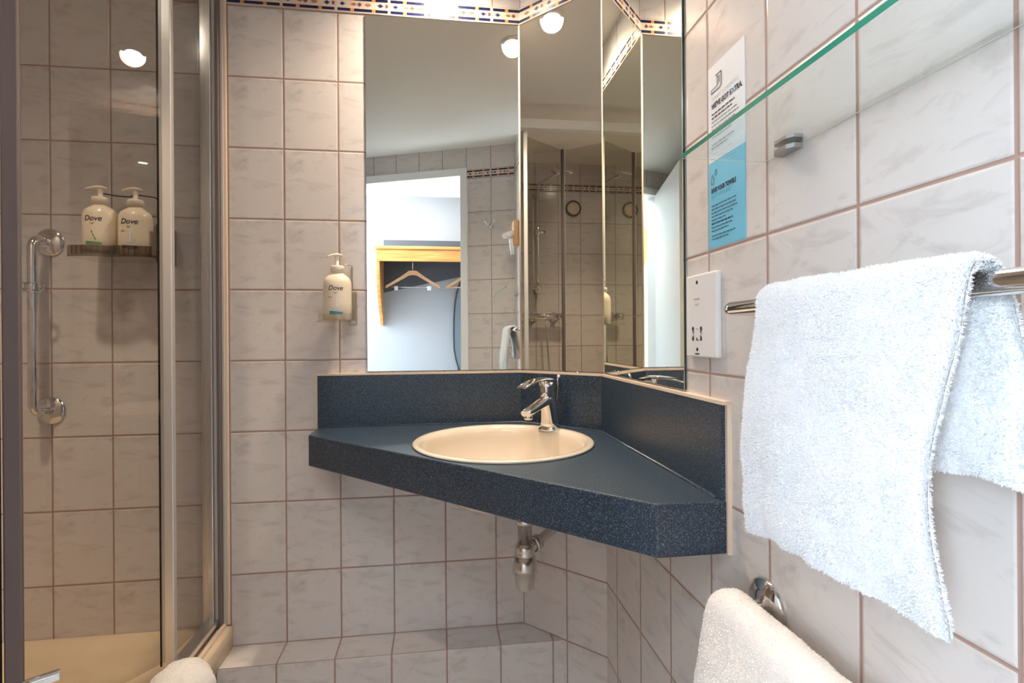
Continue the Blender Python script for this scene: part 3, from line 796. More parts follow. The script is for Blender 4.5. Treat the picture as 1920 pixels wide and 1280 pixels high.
# ------------------------------------------------------------------ shower tray and enclosure
ty = thing('shower_tray', 'cream shower tray raised on a tiled plinth', 'shower tray', (-1.46, -0.42, LEDGE))
b = MB()
x0, x1, y0, y1 = XF + 0.001, -1.02, YG + 0.001, -0.001
def rect(m, z, r=0.0):
    out = []
    a0, a1, c0, c1 = x0 + m, x1 - m, y0 + m, y1 - m
    for (cx, cy, st) in ((a1 - r, c1 - r, 0), (a0 + r, c1 - r, pi / 2), (a0 + r, c0 + r, pi), (a1 - r, c0 + r, 1.5 * pi)):
        for i in range(5):
            t_ = st + i / 4 * pi / 2
            out.append((cx + r * cos(t_), cy + r * sin(t_), z))
    return out
b.loft([rect(0, LEDGE, 0.004), rect(0, -0.808, 0.004), rect(0.003, -0.802, 0.006), rect(0.010, -0.800, 0.01), rect(0.062, -0.800, 0.05), rect(0.072, -0.806, 0.06), rect(0.10, -0.838, 0.08), rect(0.14, -0.846, 0.09), rect(0.36, -0.850, 0.04)], 0, True)
b.build('tray_shell', 'tray', ty, fixn=True)
MB().lathe([(0.045, 0.0), (0.045, 0.003), (0.03, 0.006), (0, 0.007)], (-1.5, -0.42, -0.849), seg=28).build('drain_cover', 'chrome', ty)

P1 = Vector((-1.099, -0.179)); FO = Vector((-1.264, -0.409)); P3 = Vector((-1.068, -0.672))
ZE0, ZE1 = -0.790, 0.985
en = thing('shower_enclosure', 'framed glass shower enclosure with a half-folded door, in front of the tiled shower', 'shower enclosure', (-1.08, -0.4, -0.80))
# profile against the tap wall, several stepped strips
for (xa_, xb_, ya_, m_) in ((-1.087, -1.060, -0.030, 'frame'), (-1.060, -1.051, -0.022, 'seal'), (-1.051, -1.042, -0.024, 'dullframe'), (-1.042, -1.034, -0.012, 'seal'), (-1.034, -1.027, -0.008, 'caulk')):
    MB().box((xa_, ya_, ZE0 - 0.008), (xb_, -0.001, ZE1)).build('wall_profile', m_, en, bevel=0.0015)
# fixed side pane
def pane(p, q, z0, z1, t=0.006):
    return MB().slab((p.x, p.y), (q.x, q.y), t, z0, z1, 0, -t / 2)
A_ = Vector((-1.073, -0.022))
pane(A_, P1 + Vector((0.004, 0.012)), ZE0 + 0.02, ZE1).build('side_pane', 'glass', en)
# bottom rail along the tray edge and top rail
b = MB(); b.slab((-1.084, -0.004), (-1.084, YG + 0.002), 0.034, ZE0 - 0.009, ZE0 + 0.018)
b.build('bottom_rail', 'frame', en, bevel=0.002)
b = MB(); b.slab((-1.084, -0.004), (-1.084, YG + 0.002), 0.040, ZE1, ZE1 + 0.045)
b.build('head_rail', 'whiteframe', en, bevel=0.003)
b = MB(); b.slab((-1.044, -0.004), (-1.044, YG + 0.002), 0.010, ZE0 - 0.009, ZE0 - 0.002)
b.build('seal_strip', 'caulk', en)
# post where the door hinges
def post(p, w, d, ang, z0, z1, m_, name, par):
    a = Vector((cos(ang), sin(ang))); n_ = Vector((-a.y, a.x))
    c = [p - a * w / 2 - n_ * d / 2, p + a * w / 2 - n_ * d / 2, p + a * w / 2 + n_ * d / 2, p - a * w / 2 + n_ * d / 2]
    b = MB(); b.prism([(q_.x, q_.y) for q_ in c], z0, z1); return b.build(name, m_, par, bevel=0.002)
hpost = post(P1, 0.0275, 0.020, 0.10, ZE0 + 0.0, ZE1, 'postmetal', 'hinge_post', en)
post(P1 + Vector((-0.015, -0.004)), 0.003, 0.018, 0.10, ZE0, ZE1, 'gasket', 'hinge_gasket', hpost)
dv = (FO - P1).normalized()
pane(P1 + dv * 0.012, FO - dv * 0.012, ZE0 + 0.012, ZE1 - 0.02).build('door_pane', 'glass', en)
dv2 = (P3 - FO).normalized()
leaf2 = pane(FO + dv2 * 0.012, P3 - dv2 * 0.012, ZE0 + 0.012, ZE1 - 0.02).build('door_pane', 'glass', en)
post(FO + Vector((0.004, 0.004)), 0.013, 0.018, 0.6, ZE0 + 0.006, ZE1 - 0.015, 'dullframe', 'fold_stile', leaf2)
post(P3 + Vector((-0.004, 0.0)), 0.019, 0.018, 0.6, ZE0 + 0.006, ZE1 - 0.012, 'dullframe', 'door_stile', leaf2)
post(P3 + Vector((-0.0155, -0.008)), 0.0042, 0.018, 0.6, ZE0 + 0.006, ZE1 - 0.012, 'gasket', 'door_gasket', leaf2)
P4 = Vector((-1.066, -0.70))
pane(Vector((-1.066, -0.74)), Vector((-1.066, YG + 0.01)), ZE0 + 0.02, ZE1).build('side_pane', 'glass', en)
# short chrome handle of the folding door
b = MB()
Hs = Vector((-1.132, -0.604, -0.560)); hv = Vector((0.83, 0.56, 0.0)).normalized(); hn = Vector((-hv.y, hv.x, 0))
def hsec(c, w, h_): return [c + hn * w + e3 * h_ * 0.5, c + hn * w * 0.4 + e3 * h_, c - hn * w * 0.4 + e3 * h_, c - hn * w + e3 * h_ * 0.4, c - hn * w - e3 * h_, c + hn * w * 0.2 - e3 * h_ * 1.0]
b.loft([hsec(Hs, 0.008, 0.0075), hsec(Hs + hv * 0.064, 0.008, 0.0075)], 0, False)
b.build('door_handle', 'chrome', leaf2, fixn=True, bevel=0.0012)

# ------------------------------------------------------------------ shower fittings on the side wall
sr = thing('shower_rail', 'chrome shower riser with hand shower and hose, reflected in the corner mirror', 'shower rail', (XF, -0.389, 0.1))
yr = -0.389; xr = XF + 0.055
riser = MB().tube([(xr, yr, 0.275), (xr, yr, 0.925)], 0.010, 14).build('rail', 'chrome', sr)
for z in (0.29, 0.90):
    MB().tube([(XF, yr, z), (xr, yr, z)], [0.018, 0.013], 14).build('rail_bracket', 'chrome', sr)
MB().lathe([(0.018, -0.02), (0.020, -0.01), (0.020, 0.01), (0.018, 0.02)], (xr, yr, 0.66), seg=16, caps=True).tube([(xr, yr - 0.05, 0.66), (xr, yr + 0.02, 0.66)], 0.014, 12).build('slider', 'chrome', riser)
MB().lathe([(0.018, -0.025), (0.022, 0.0), (0.018, 0.025)], (xr, yr, 0.30), seg=16, caps=True).build('hose_clip', 'chrome', riser)
MB().tube([(xr, yr, 0.925), (xr + 0.03, yr, 0.955), (xr + 0.14, yr - 0.06, 0.97), (xr + 0.20, yr - 0.09, 0.975)], 0.008, 12).build('shower_arm', 'chrome', sr)
b = MB(); c_ = Vector((-1.63, -0.495, 0.972)); hx_ = Vector((0.35, -0.9, -0.28)).normalized(); hy_ = Vector((0.9, 0.35, 0)).normalized(); hz_ = hx_.cross(hy_).normalized()
b.loft([sec(c_ + hz_ * 0.007, hx_, hy_, 0.066, 0.045, 24, 4), sec(c_ + hz_ * 0.004, hx_, hy_, 0.072, 0.05, 24, 4), sec(c_ - hz_ * 0.004, hx_, hy_, 0.072, 0.05, 24, 4), sec(c_ - hz_ * 0.007, hx_, hy_, 0.066, 0.045, 24, 4)])
b.build('shower_head', 'chrome', sr, fixn=True)
pts = [(xr - 0.01, yr + 0.028, 0.90 - 0.6 * i / 12) for i in range(13)]
MB().tube(pts, 0.006, 10).build('hose', 'satin', sr)
sv = thing('shower_valve', 'horizontal chrome thermostatic shower valve, reflected in the corner mirror', 'shower valve', (XF, -0.43, 0.1))
MB().tube([(XF + 0.06, -0.335, 0.127), (XF + 0.06, -0.515, 0.127)], 0.020, 18).build('valve_body', 'chrome', sv)
MB().tube([(XF + 0.06, -0.29, 0.127), (XF + 0.06, -0.335, 0.127)], [0.022, 0.023], 18).build('knob', 'chrome', sv)
MB().tube([(XF + 0.06, -0.515, 0.127), (XF + 0.06, -0.56, 0.127)], [0.023, 0.022], 18).build('knob', 'chrome', sv)
for y in (-0.36, -0.50):
    MB().tube([(XF, y, 0.127), (XF + 0.008, y, 0.127), (XF + 0.012, y, 0.127), (XF + 0.06, y, 0.127)], [0.030, 0.030, 0.014, 0.014], 18).build('inlet', 'chrome', sv)
pts = [(XF + 0.06, -0.44 - 0.05 * (i / 14) ** 1.6, 0.11 - 0.62 * i / 14) for i in range(15)]
MB().tube(pts, 0.006, 10).build('hose', 'satin', sv)
vt = thing('extractor_vent', 'round cream vent with a dark rim on the shower wall, reflected in the corner mirror', 'vent', (XF, -0.635, 0.83))
MB().lathe([(0.052, 0), (0.052, 0.012), (0.044, 0.014), (0.042, 0.006)], (XF, -0.635, 0.83), (1, 0, 0), seg=36).build('rim', 'darkgrey', vt)
MB().lathe([(0.041, 0.0), (0.041, 0.012), (0.036, 0.016), (0, 0.018)], (XF, -0.635, 0.83), (1, 0, 0), seg=36).build('disc', 'tray', vt)

# ------------------------------------------------------------------ right wall: cards, socket, shelf, rails
def card(y0, y1, z0, z1, mat, label):
    t = thing('wall_card', label, 'card', (0, (y0 + y1) / 2, z0))
    MB().box((-0.0012, y0, z0), (0, y1, z1)).build('card_sheet', mat, t)
    return t
def cw(b, txt, y, z, size, mat, bold=0.0, shear=0.0, width=None):
    vs, fs = text2d(txt, size, shear, bold)
    if width:
        mxx = max(v[0] for v in vs); vs = [(v[0] * width / mxx, v[1]) for v in vs]
    b.add([(-0.0017, y - vx, z + vy) for vx, vy in vs], [f[::-1] for f in fs], mat)
    return max(v[0] for v in vs)
def dashes(b, y, z, width, mat, rng, hh=0.0019):
    u = 0.0
    while u < width - 0.003:
        w = min(rng.uniform(0.003, 0.010), width - u)
        b.add([(-0.0017, y - u, z), (-0.0017, y - u - w, z), (-0.0017, y - u - w, z + hh), (-0.0017, y - u, z + hh)], [(0, 1, 2, 3)], mat)
        u += w + 0.0016
rng = random.Random(5)
yl = -0.7255
c1 = card(-0.825, yl, 0.281, 0.436, 'cardwhite', 'white upright notice card on the right wall, behind the glass shelf')
b = MB()
cw(b, 'FORGOT SOMETHING?', yl - 0.0105, 0.380, 0.0080, 1, width=0.075)
w_ = cw(b, "WE'VE GOT E", yl - 0.0105, 0.3665, 0.0112, 0, 0.0005, width=0.056)
w2 = cw(b, 'X', yl - 0.0105 - 0.0568, 0.3665, 0.0112, 2, 0.0005)
cw(b, 'TRA.', yl - 0.0105 - 0.0645, 0.3665, 0.0112, 0, 0.0005, width=0.019)
for i in range(7):
    dashes(b, yl - 0.0105, 0.356 - i * 0.0062, (0.068, 0.060, 0.070, 0.074, 0.069, 0.072, 0.058)[i], 0 if i < 2 else 3, rng, 0.0023 if i < 2 else 0.0018)
dashes(b, yl - 0.0105, 0.307, 0.066, 3, rng, 0.0016); dashes(b, yl - 0.0105, 0.301, 0.045, 3, rng, 0.0016)
# outline pictogram: a hand holding up a small cup
def stroke(b, pts, w, mat, y, z):
    for (a, c) in zip(pts[:-1], pts[1:]):
        A2 = Vector(a); C2 = Vector(c); d_ = (C2 - A2)
        if d_.length < 1e-6: continue
        d_ = d_.normalized(); n_ = Vector((-d_.y, d_.x)) * w / 2; A2 = A2 - d_ * w * 0.3; C2 = C2 + d_ * w * 0.3
        q_ = [A2 - n_, C2 - n_, C2 + n_, A2 + n_]
        b.add([(-0.0018, y - p_.x, z + p_.y) for p_ in q_], [(3, 2, 1, 0)], mat)
stroke(b, [(0, 0), (0.024, 0.0), (0.029, 0.004), (0.029, 0.024), (0.013, 0.024)], 0.0016, 0, yl - 0.010, 0.392)
stroke(b, [(0, 0.0), (0.0, 0.005), (0.018, 0.006), (0.021, 0.009), (0.021, 0.020), (0.017, 0.020), (0.017, 0.008)], 0.0013, 0, yl - 0.010, 0.392)
stroke(b, [(0.024, 0.009), (0.024, 0.020)], 0.0013, 0, yl - 0.010, 0.392)
b.build('print', ['ink', 'lightink', 'teal', 'grey_ink'], c1)
c2 = card(-0.8245, yl + 0.001, 0.1415, 0.2808, 'cardblue', 'sky blue towel notice card on the right wall, below the white card')
b = MB()
dr_ = [(0.0, 0.014), (0.003, 0.008), (0.0045, 0.004), (0.0035, 0.0005), (0, -0.001), (-0.0035, 0.0005), (-0.0045, 0.004), (-0.003, 0.008), (0.0, 0.014)]
stroke(b, dr_, 0.001, 0, yl - 0.012, 0.246)
stroke(b, [(p_[0] * 0.6 + 0.010, p_[1] * 0.6 + 0.010) for p_ in dr_], 0.001, 0, yl - 0.012, 0.248)
cw(b, 'SAVE YOUR TOWELS', yl - 0.0085, 0.231, 0.0096, 0, 0.0005, width=0.069)
cw(b, 'SAVE THE PLANET', yl - 0.0085, 0.222, 0.0085, 2, width=0.058)
for i in range(5): dashes(b, yl - 0.0085, 0.2085 - i * 0.0058, (0.070, 0.068, 0.071, 0.060, 0.040)[i], 1, rng, 0.0019)
dashes(b, yl - 0.0085, 0.1795, 0.060, 0, rng, 0.0022)
for i in range(2): dashes(b, yl - 0.0085, 0.1735 - i * 0.0055, (0.058, 0.048)[i], 1, rng, 0.0019)
for i in range(2): dashes(b, yl - 0.0085, 0.1600 - i * 0.0055, (0.066, 0.048)[i], 1, rng, 0.0019)
b.build('print', ['ink', 'bodyink', 'paleblueink'], c2)

# shaver socket
so = thing('shaver_socket', 'white shaver socket on the right wall, left of the towel rail', 'socket', (0, -0.711, -0.037))
MB().box((-0.010, -0.7605, -0.0365), (0, -0.6615, 0.1035)).build('face_plate', 'whiteplastic', so, bevel=0.003)
b = MB()
def ex(y, z, w, h_, m_=0): b.box((-0.0106, y - w / 2, z - h_ / 2), (-0.0098, y + w / 2, z + h_ / 2), m_)
def ell(y, z, a_, c_, m_=0, n=14): b.add([(-0.0106, y + a_ * cos(2 * pi * i / n), z + c_ * sin(2 * pi * i / n)) for i in range(n)], [tuple(range(n))], m_)
yc = -0.7005
for z_ in (0.090, -0.0235):
    MB().lathe([(0.0032, 0.0), (0.0032, 0.0006), (0.0, 0.0008)], (-0.0099, yc, z_), (-1, 0, 0), seg=14).build('fixing_screw', 'black', so)
MB().box((-0.0106, yc - 0.007, -0.0321), (-0.0098, yc + 0.007, -0.0299)).build('maker_mark', 'black', so)
for sy in (-1, 1):
    for sz in (0.0095, -0.0075):
        ell(yc + sy * 0.0135, 0.002 + sz, 0.0030, 0.0038)
        ell(yc + sy * 0.0125, 0.002 + sz * 0.45, 0.0018, 0.0018)
stroke_ = [(yc - 0.003, 0.0025), (yc + 0.003, 0.0025)]
ex(yc + 0.001, -0.0045, 0.004, 0.0012); ex(yc - 0.003, -0.0075, 0.006, 0.001); ex(yc + 0.0015, -0.0065, 0.0012, 0.004)
ex(yc, 0.0115, 0.005, 0.0007, 1); ex(yc + 0.013, 0.0035, 0.005, 0.0007, 1); ex(yc - 0.014, 0.0035, 0.005, 0.0007, 1)
b.build('socket_openings', ['black', 'grey_ink'], so)
b = MB()
vs, fs = text2d('SHAVERS', 0.0048, align='CENTER'); b.add([(-0.0106, yc - u_, 0.060 + v_) for u_, v_ in vs], [f[::-1] for f in fs], 1)
vs, fs = text2d('ONLY', 0.0048, align='CENTER'); b.add([(-0.0106, yc - u_, 0.0505 + v_) for u_, v_ in vs], [f[::-1] for f in fs], 1)
b.build('printed_words', ['black', 'grey_ink'], so)

# glass shelf
sh = thing('glass_shelf', 'clear glass shelf with a green edge, clamped to the right wall above the towel', 'shelf', (-0.06, -1.12, 0.236))
b = MB(); b.box((-0.121, -1.372, 0.236), (-0.0005, -0.8705, 0.242))
b.m = [0, 0, 0, 0, 1, 0]
b.box((-0.0016, -1.372, 0.2357), (-0.0005, -0.8705, 0.2364), 2)
b.box((-0.1205, -0.8712, 0.2357), (-0.0005, -0.8702, 0.2363), 2)
# faces order: bottom, top, y-, y+, x-, x+
b.build('glass_plate', ['shelfglass', 'shelfedge', 'shelfedge2'], sh)
for y in (-0.923, -1.32):
    b = MB()
    b.prism([(0.0, y - 0.018), (-0.012, y - 0.018), (-0.018, y - 0.011), (-0.018, y + 0.011), (-0.012, y + 0.018), (0.0, y + 0.018)], 0.2425, 0.2470)
    b.prism([(0.0, y - 0.018), (-0.012, y - 0.018), (-0.018, y - 0.011), (-0.018, y + 0.011), (-0.012, y + 0.018), (0.0, y + 0.018)], 0.2300, 0.2355)
    b.box((-0.0004, y - 0.018, 0.2300), (0.0, y + 0.018, 0.2470))
    b.build('shelf_clamp', 'clampmetal', sh, bevel=0.0012)

# upper towel rail
RX, RZ, RR = -0.075, 0.034, 0.0088
tr1 = thing('towel_rail', 'chrome towel rail on the right wall beside the shaver socket', 'towel rail', (0, -1.1, RZ))
b = MB()
pts = [(0, -0.912, RZ), (-0.05, -0.912, RZ)] + arc((-0.05, -0.937, RZ), 0.025, pi / 2, pi, 6, (1, 0, 0), (0, 1, 0))[1:]
pts = [(0, -0.893, RZ), (-0.055, -0.893, RZ)] + arc((-0.055, -0.913, RZ), 0.020, pi / 2, pi, 7, (1, 0, 0), (0, 1, 0))[1:] + [(RX, -1.0, RZ), (RX, -1.2, RZ), (RX, -1.33, RZ)] + arc((-0.055, -1.345, RZ), 0.020, pi, 1.5 * pi, 7, (1, 0, 0), (0, 1, 0)) + [(0, -1.365, RZ)]
b.tube(pts, RR, 20); b.build('bar', 'chrome', tr1)
for y in (-0.893, -1.365):
    MB().lathe([(0.020, 0), (0.020, 0.003), (0.012, 0.008), (0.009, 0.010)], (0, y, RZ), (-1, 0, 0), seg=24).build('rose', 'chrome', tr1)

# terry towels ------------------------------------------------------------------
def fuzz(b, tris, n, lmin, lmax, mat, rng, w=0.0011):
    """short pile loops as slim blades standing on the cloth"""
    import bisect
    cum = []; tot = 0
    for A2, B2, C2 in tris:
        tot += (B2 - A2).cross(C2 - A2).length; cum.append(tot)
    for _ in range(n):
        i = bisect.bisect(cum, rng.random() * tot); i = min(i, len(tris) - 1)
        A2, B2, C2 = tris[i]; u, v = rng.random(), rng.random()
        if u + v > 1: u, v = 1 - u, 1 - v
        p = A2 + (B2 - A2) * u + (C2 - A2) * v
        nn = (B2 - A2).cross(C2 - A2).normalized()
        dd = (nn + Vector((rng.gauss(0, .45), rng.gauss(0, .45), rng.gauss(0, .45) - 0.25))).normalized()
        side = dd.cross(Vector((rng.gauss(0, 1), rng.gauss(0, 1), rng.gauss(0, 1)))).normalized() * w
        L_ = rng.uniform(lmin, lmax)
        k = len(b.v)
        b.v += [tuple(p - side - nn * 0.0006), tuple(p + side - nn * 0.0006), tuple(p + dd * L_ * 0.7 + side * 0.8), tuple(p + dd * L_)]
        b.f.append([k, k + 1, k + 2, k + 3]); b.m.append(mat); b.s.append(False)

def draped_towel(name, label, cat, y0, y1, rx, rz, rr, th, zf, zb, xf, xb, mat, seed, wob, nfuzz, slant_f=None, slant_b=None, ny=44, edge=None, pile=0.0030):
    """folded towel hung over a bar that runs along y; xf/xb: plan offset of the front and back flaps at the foot"""
    rng = random.Random(seed)
    # centre line of the cloth in the x-z plane
    R = rr + th / 2 + 0.001
    def centre(t, v):     # t along the width 0..1, v along the drop -1 (front foot) .. 1 (back foot)
        if v < -0.12:
            k = (-0.12 - v) / 0.88; zz0 = rz; z1 = zf(t)
            x = rx - R + (xf(t, k) - (rx - R)) * min(1, k * 1.6) ** 0.9; z = zz0 + (z1 - zz0) * k
        elif v > 0.12:
            k = (v - 0.12) / 0.88; x = rx + R + (xb(t, k) - (rx + R)) * min(1, k * 1.6); z = rz + (zb(t) - rz) * k
        else:
            a = (v + 0.12) / 0.24 * pi
            x = rx - R * cos(a); z = rz + R * sin(a)
        return x, z
    nv = 84
    vs_ = [-1 + 2 * j / nv for j in range(nv + 1)]
    def pos(t, v):
        x, z = centre(t, v)
        yy = y0 + (y1 - y0) * t
        if edge: yy += edge(t, v)
        k = max(0, abs(v) - 0.1)
        n1 = noise.noise(Vector((t * 3.1 + seed, v * 3.0, seed * 1.7)))
        n2 = noise.noise(Vector((t * 9 + seed, v * 8.0, seed * 0.7)))
        x += wob * k * (n1 * 1.2 + 0.35 * n2)
        return Vector((x, yy, z + 0.002 * n2 * k))
    P_ = [[pos(i / ny, v) for i in range(ny + 1)] for v in vs_]
    def nrm(j, i):
        a = P_[min(j + 1, nv)][i] - P_[max(j - 1, 0)][i]; c = P_[j][min(i + 1, ny)] - P_[j][max(i - 1, 0)]
        return a.cross(c).normalized()
    sgn = 1 if nrm(0, ny // 2).x * (-1) > 0 else -1     # front side points to -x
    outer, inner = [], []
    for j in range(nv + 1):
        ro, ri = [], []
        for i in range(ny + 1):
            n_ = nrm(j, i) * sgn
            te = min(i, ny - i) / ny; tv = min(j, nv - j) / nv
            rd = min(1, (te / 0.07)) ; rd2 = min(1, tv / 0.03)
            h_ = th / 2 * sqrt(max(0.01, 1 - (1 - rd) ** 2)) * sqrt(max(0.08, 1 - (1 - rd2) ** 2))
            lump = 0.0012 * noise.noise(P_[j][i] * 90) + 0.0016 * noise.noise(P_[j][i] * 38)
            ro.append(P_[j][i] + n_ * (h_ + lump)); ri.append(P_[j][i] - n_ * h_)
        outer.append(ro); inner.append(ri)
    b = MB(); W_ = ny + 1
    vs = [p for r in outer for p in r] + [p for r in inner for p in r]; o2 = (nv + 1) * W_
    fs = []
    for j in range(nv):
        for i in range(ny):
            q_ = (j * W_ + i, j * W_ + i + 1, (j + 1) * W_ + i + 1, (j + 1) * W_ + i)
            fs.append(q_ if sgn < 0 else q_[::-1]); q2 = tuple(o2 + k for k in q_); fs.append(q2[::-1] if sgn < 0 else q2)
    for j in range(nv):
        for i in (0, ny): fs.append((j * W_ + i, (j + 1) * W_ + i, o2 + (j + 1) * W_ + i, o2 + j * W_ + i))
    for i in range(ny):
        for j in (0, nv): fs.append((j * W_ + i, j * W_ + i + 1, o2 + j * W_ + i + 1, o2 + j * W_ + i))
    b.add(vs, fs, 0, True)
    tris = []
    for j in range(nv):
        for i in range(ny):
            a, c, d_, e_ = outer[j][i], outer[j][i + 1], outer[j + 1][i + 1], outer[j + 1][i]
            for T in ((a, c, d_), (a, d_, e_)):
                nn = (T[1] - T[0]).cross(T[2] - T[0]); ref = nrm(j, i) * sgn
                tris.append(T if nn.dot(ref) > 0 else (T[0], T[2], T[1]))
    for j in range(nv):
        for i in (range(ny) if j > nv * 0.55 else list(range(3)) + list(range(ny - 3, ny))):
            a, c, d_, e_ = inner[j][i], inner[j][i + 1], inner[j + 1][i + 1], inner[j + 1][i]
            for T in ((a, c, d_), (a, d_, e_)):
                nn = (T[1] - T[0]).cross(T[2] - T[0]); ref = -nrm(j, i) * sgn
                tris.append(T if nn.dot(ref) > 0 else (T[0], T[2], T[1]))
    # rims
    for j in range(nv):
        for i, s_ in ((0, 1), (ny, -1)):
            a, c, d_, e_ = outer[j][i], outer[j + 1][i], inner[j + 1][i], inner[j][i]
            out = Vector((0, (y0 - y1) * s_, 0))
            for T in ((a, c, d_), (a, d_, e_)):
                nn = (T[1] - T[0]).cross(T[2] - T[0]); tris.append(T if nn.dot(out) > 0 else (T[0], T[2], T[1]))
    fuzz(b, tris, nfuzz, pile / 3, pile, 0, rng, 0.0008)
    o = b.build(name, mat, None, loc=(rx, (y0 + y1) / 2, rz - 0.2))
    return tag(o, label, cat)

draped_towel('hand_towel', 'fluffy white hand towel hanging over the upper chrome rail', 'towel',
             -0.985, -1.213, RX, RZ, RR, 0.013,
             zf=lambda t: -0.219 + 0.018 * t + 0.005 * sin(t * 5), zb=lambda t: -0.112 + 0.004 * sin(t * 9),
             xf=lambda t, k: -0.107 - 0.004 * sin(k * 3), xb=lambda t, k: -0.038 - 0.004 * t,
             mat='terry', seed=3, wob=0.012, nfuzz=110000,
             edge=lambda t, v: (0.0 if v > -0.1 else 1) * (0.010 * t * sin((-v - 0.1) * 3.4) ) + 0.002 * sin(v * 9 + t))

# lower rail (round rose) and its towel
rl = thing('towel_rail', 'lower chrome towel rail with a round domed rose on the right wall', 'towel rail', (0, -0.868, -0.371))
MB().lathe([(0.0375, 0), (0.0375, 0.002), (0.0355, 0.006), (0.024, 0.013), (0.010, 0.016), (0.010, 0.030), (0.0085, 0.031), (0.0085, 0.033), (0.0105, 0.034), (0.0105, 0.040)], (0, -0.868, -0.371), (-1, 0, 0), seg=40).build('rose', 'chrome', rl)
b = MB(); b.tube([(-0.036, -0.868, -0.371), (-0.046, -0.868, -0.371)] + [Vector(p) for p in arc((-0.046, -0.880, -0.371), 0.012, pi / 2, pi, 5, (1, 0, 0), (0, 1, 0))][1:] + [(-0.058, -1.0, -0.371), (-0.058, -1.20, -0.371)], 0.0085, 16)
b.build('bar', 'chrome', rl)
draped_towel('hand_towel', 'white towel over the lower rail at the bottom right', 'towel',
             -0.834, -1.16, -0.052, -0.371, 0.0095, 0.016,
             zf=lambda t: -0.66, zb=lambda t: -0.60,
             xf=lambda t, k: -0.082 - 0.012 * k, xb=lambda t, k: -0.022,
             mat='terrycream', seed=8, wob=0.006, nfuzz=80000, pile=0.0018,
             edge=lambda t, v: (1 - t) * 0.03 * max(0, abs(v) - 0.1) * 1.0 - (1 - t) * 0.02 * max(0, 0.2 - abs(v)) / 0.2)

# crumpled towel on the tray rim
b = MB(); rng = random.Random(2)
import bmesh
bm = bmesh.new(); bmesh.ops.create_icosphere(bm, subdivisions=5, radius=1.0)
for v in bm.verts:
    p = v.co.copy()
    lump = 1 + 0.10 * noise.noise(p * 1.6 + Vector((3, 1, 2))) + 0.05 * noise.noise(p * 4)
    fold = 0.06 * sin(p.x * 5 + p.y * 2.5) * max(0, 0.8 - p.z)
    q_ = Vector((p.x * 0.070 * lump, p.y * 0.070 * lump, p.z * 0.078 * lump * (1 if p.z > 0 else 1.0)))
    if p.z < 0.35: q_.x -= 0.022 * max(0, 0.35 - p.z) * (1 if p.x < 0 else 0.0); q_ *= (1 + fold)
    q_.z = max(q_.z, -0.0)
    v.co = Vector((-1.018, -0.298, -0.798)) + q_
bm.verts.index_update()
b.add([v.co[:] for v in bm.verts], [tuple(v.index for v in f.verts) for f in bm.faces], 0, True)
tr_ = [(bm_f.verts[0].co.copy(), bm_f.verts[1].co.copy(), bm_f.verts[2].co.copy()) for bm_f in bm.faces if bm_f.normal.z > -0.5]
bm.free()
fuzz(b, tr_, 9000, 0.0008, 0.0022, 0, rng, 0.0007)
tag(b.build('bath_mat', 'terrycream'), 'crumpled white towelling lump on the shower tray rim at the bottom left', 'bath mat')

# ------------------------------------------------------------------ ceiling downlights
for k, (x, y) in enumerate(DOWNLIGHTS):
    t = thing('ceiling_downlight', ('lit round downlight over the basin, reflected in the corner mirror', 'lit round downlight near the right wall, reflected in the wide mirror', 'lit round downlight over the shower entrance')[k], 'downlight', (x, y, ZC))
    MB().lathe([(0.045, 0.0), (0.045, -0.004), (0.034, -0.007), (0.0245, -0.003), (0.0245, 0.0)], (x, y, ZC), seg=32).build('bezel', 'whiteplastic', t)
    MB().lathe([(0.0240, -0.0015), (0.0, -0.0015)], (x, y, ZC), seg=32).build('lamp', 'bulb', t)

cl = thing('corridor_fill_panel', 'white rectangular fill light added to the corridor ceiling, hidden behind the door head', 'ceiling light', (-0.70, -2.10, 1.2))  # invented glowing panel that gives the added corridor fill a body
MB().box((-1.0, -2.26, 1.182), (-0.40, -1.94, 1.2)).build('light_frame', 'whitepaint', cl, bevel=0.003)
MB().box((-0.97, -2.23, 1.178), (-0.43, -1.97, 1.1815)).build('diffuser', 'daypane', cl)
# ------------------------------------------------------------------ door wall fittings
n45 = Vector((-DD.y, DD.x)); nin = Vector((0.0, 0.0))
nd = Vector((-DD.y, DD.x)) if Vector((-DD.y, DD.x)).y > 0 else Vector((DD.y, -DD.x))   # into the bathroom
sH = 0.140
hk0 = Vector(dpt(sH)); hz = 0.645
rh = thing('robe_hook', 'small chrome double robe hook on the tiles right of the doorway', 'hook', (hk0.x, hk0.y, hz))
n3 = Vector((nd.x, nd.y, 0)); t3 = Vector((DD.x, DD.y, 0)); H0 = Vector((hk0.x, hk0.y, hz))
MB().lathe([(0.016, 0), (0.016, 0.003), (0.009, 0.006), (0.008, 0.02), (0.0, 0.022)], H0, n3, seg=20).build('rose', 'chrome', rh)
b = MB()
for s_ in (-1, 1):
    b.tube([H0 + n3 * 0.015, H0 + n3 * 0.03 + t3 * s_ * 0.012 + e3 * 0.004, H0 + n3 * 0.036 + t3 * s_ * 0.026 + e3 * 0.022, H0 + n3 * 0.036 + t3 * s_ * 0.030 + e3 * 0.030], [0.006, 0.0045, 0.004, 0.0045], 10)
b.build('prongs', 'chrome', rh)
hd_ = thing('hair_dryer', 'white wall-hung hair dryer on the right wall near the door, seen in the wide mirror', 'hair dryer', (0, -1.27, 0.46))
MB().box((-0.03, -1.32, 0.50), (0, -1.24, 0.64)).build('wall_holder', 'hangerwood', hd_, bevel=0.006)
b = MB(); b.tube([(-0.035, -1.262, 0.565), (-0.042, -1.255, 0.563), (-0.068, -1.23, 0.552), (-0.088, -1.21, 0.543)], [0.012, 0.022, 0.018, 0.014], 20)
b.build('nozzle', 'whiteplastic', hd_)
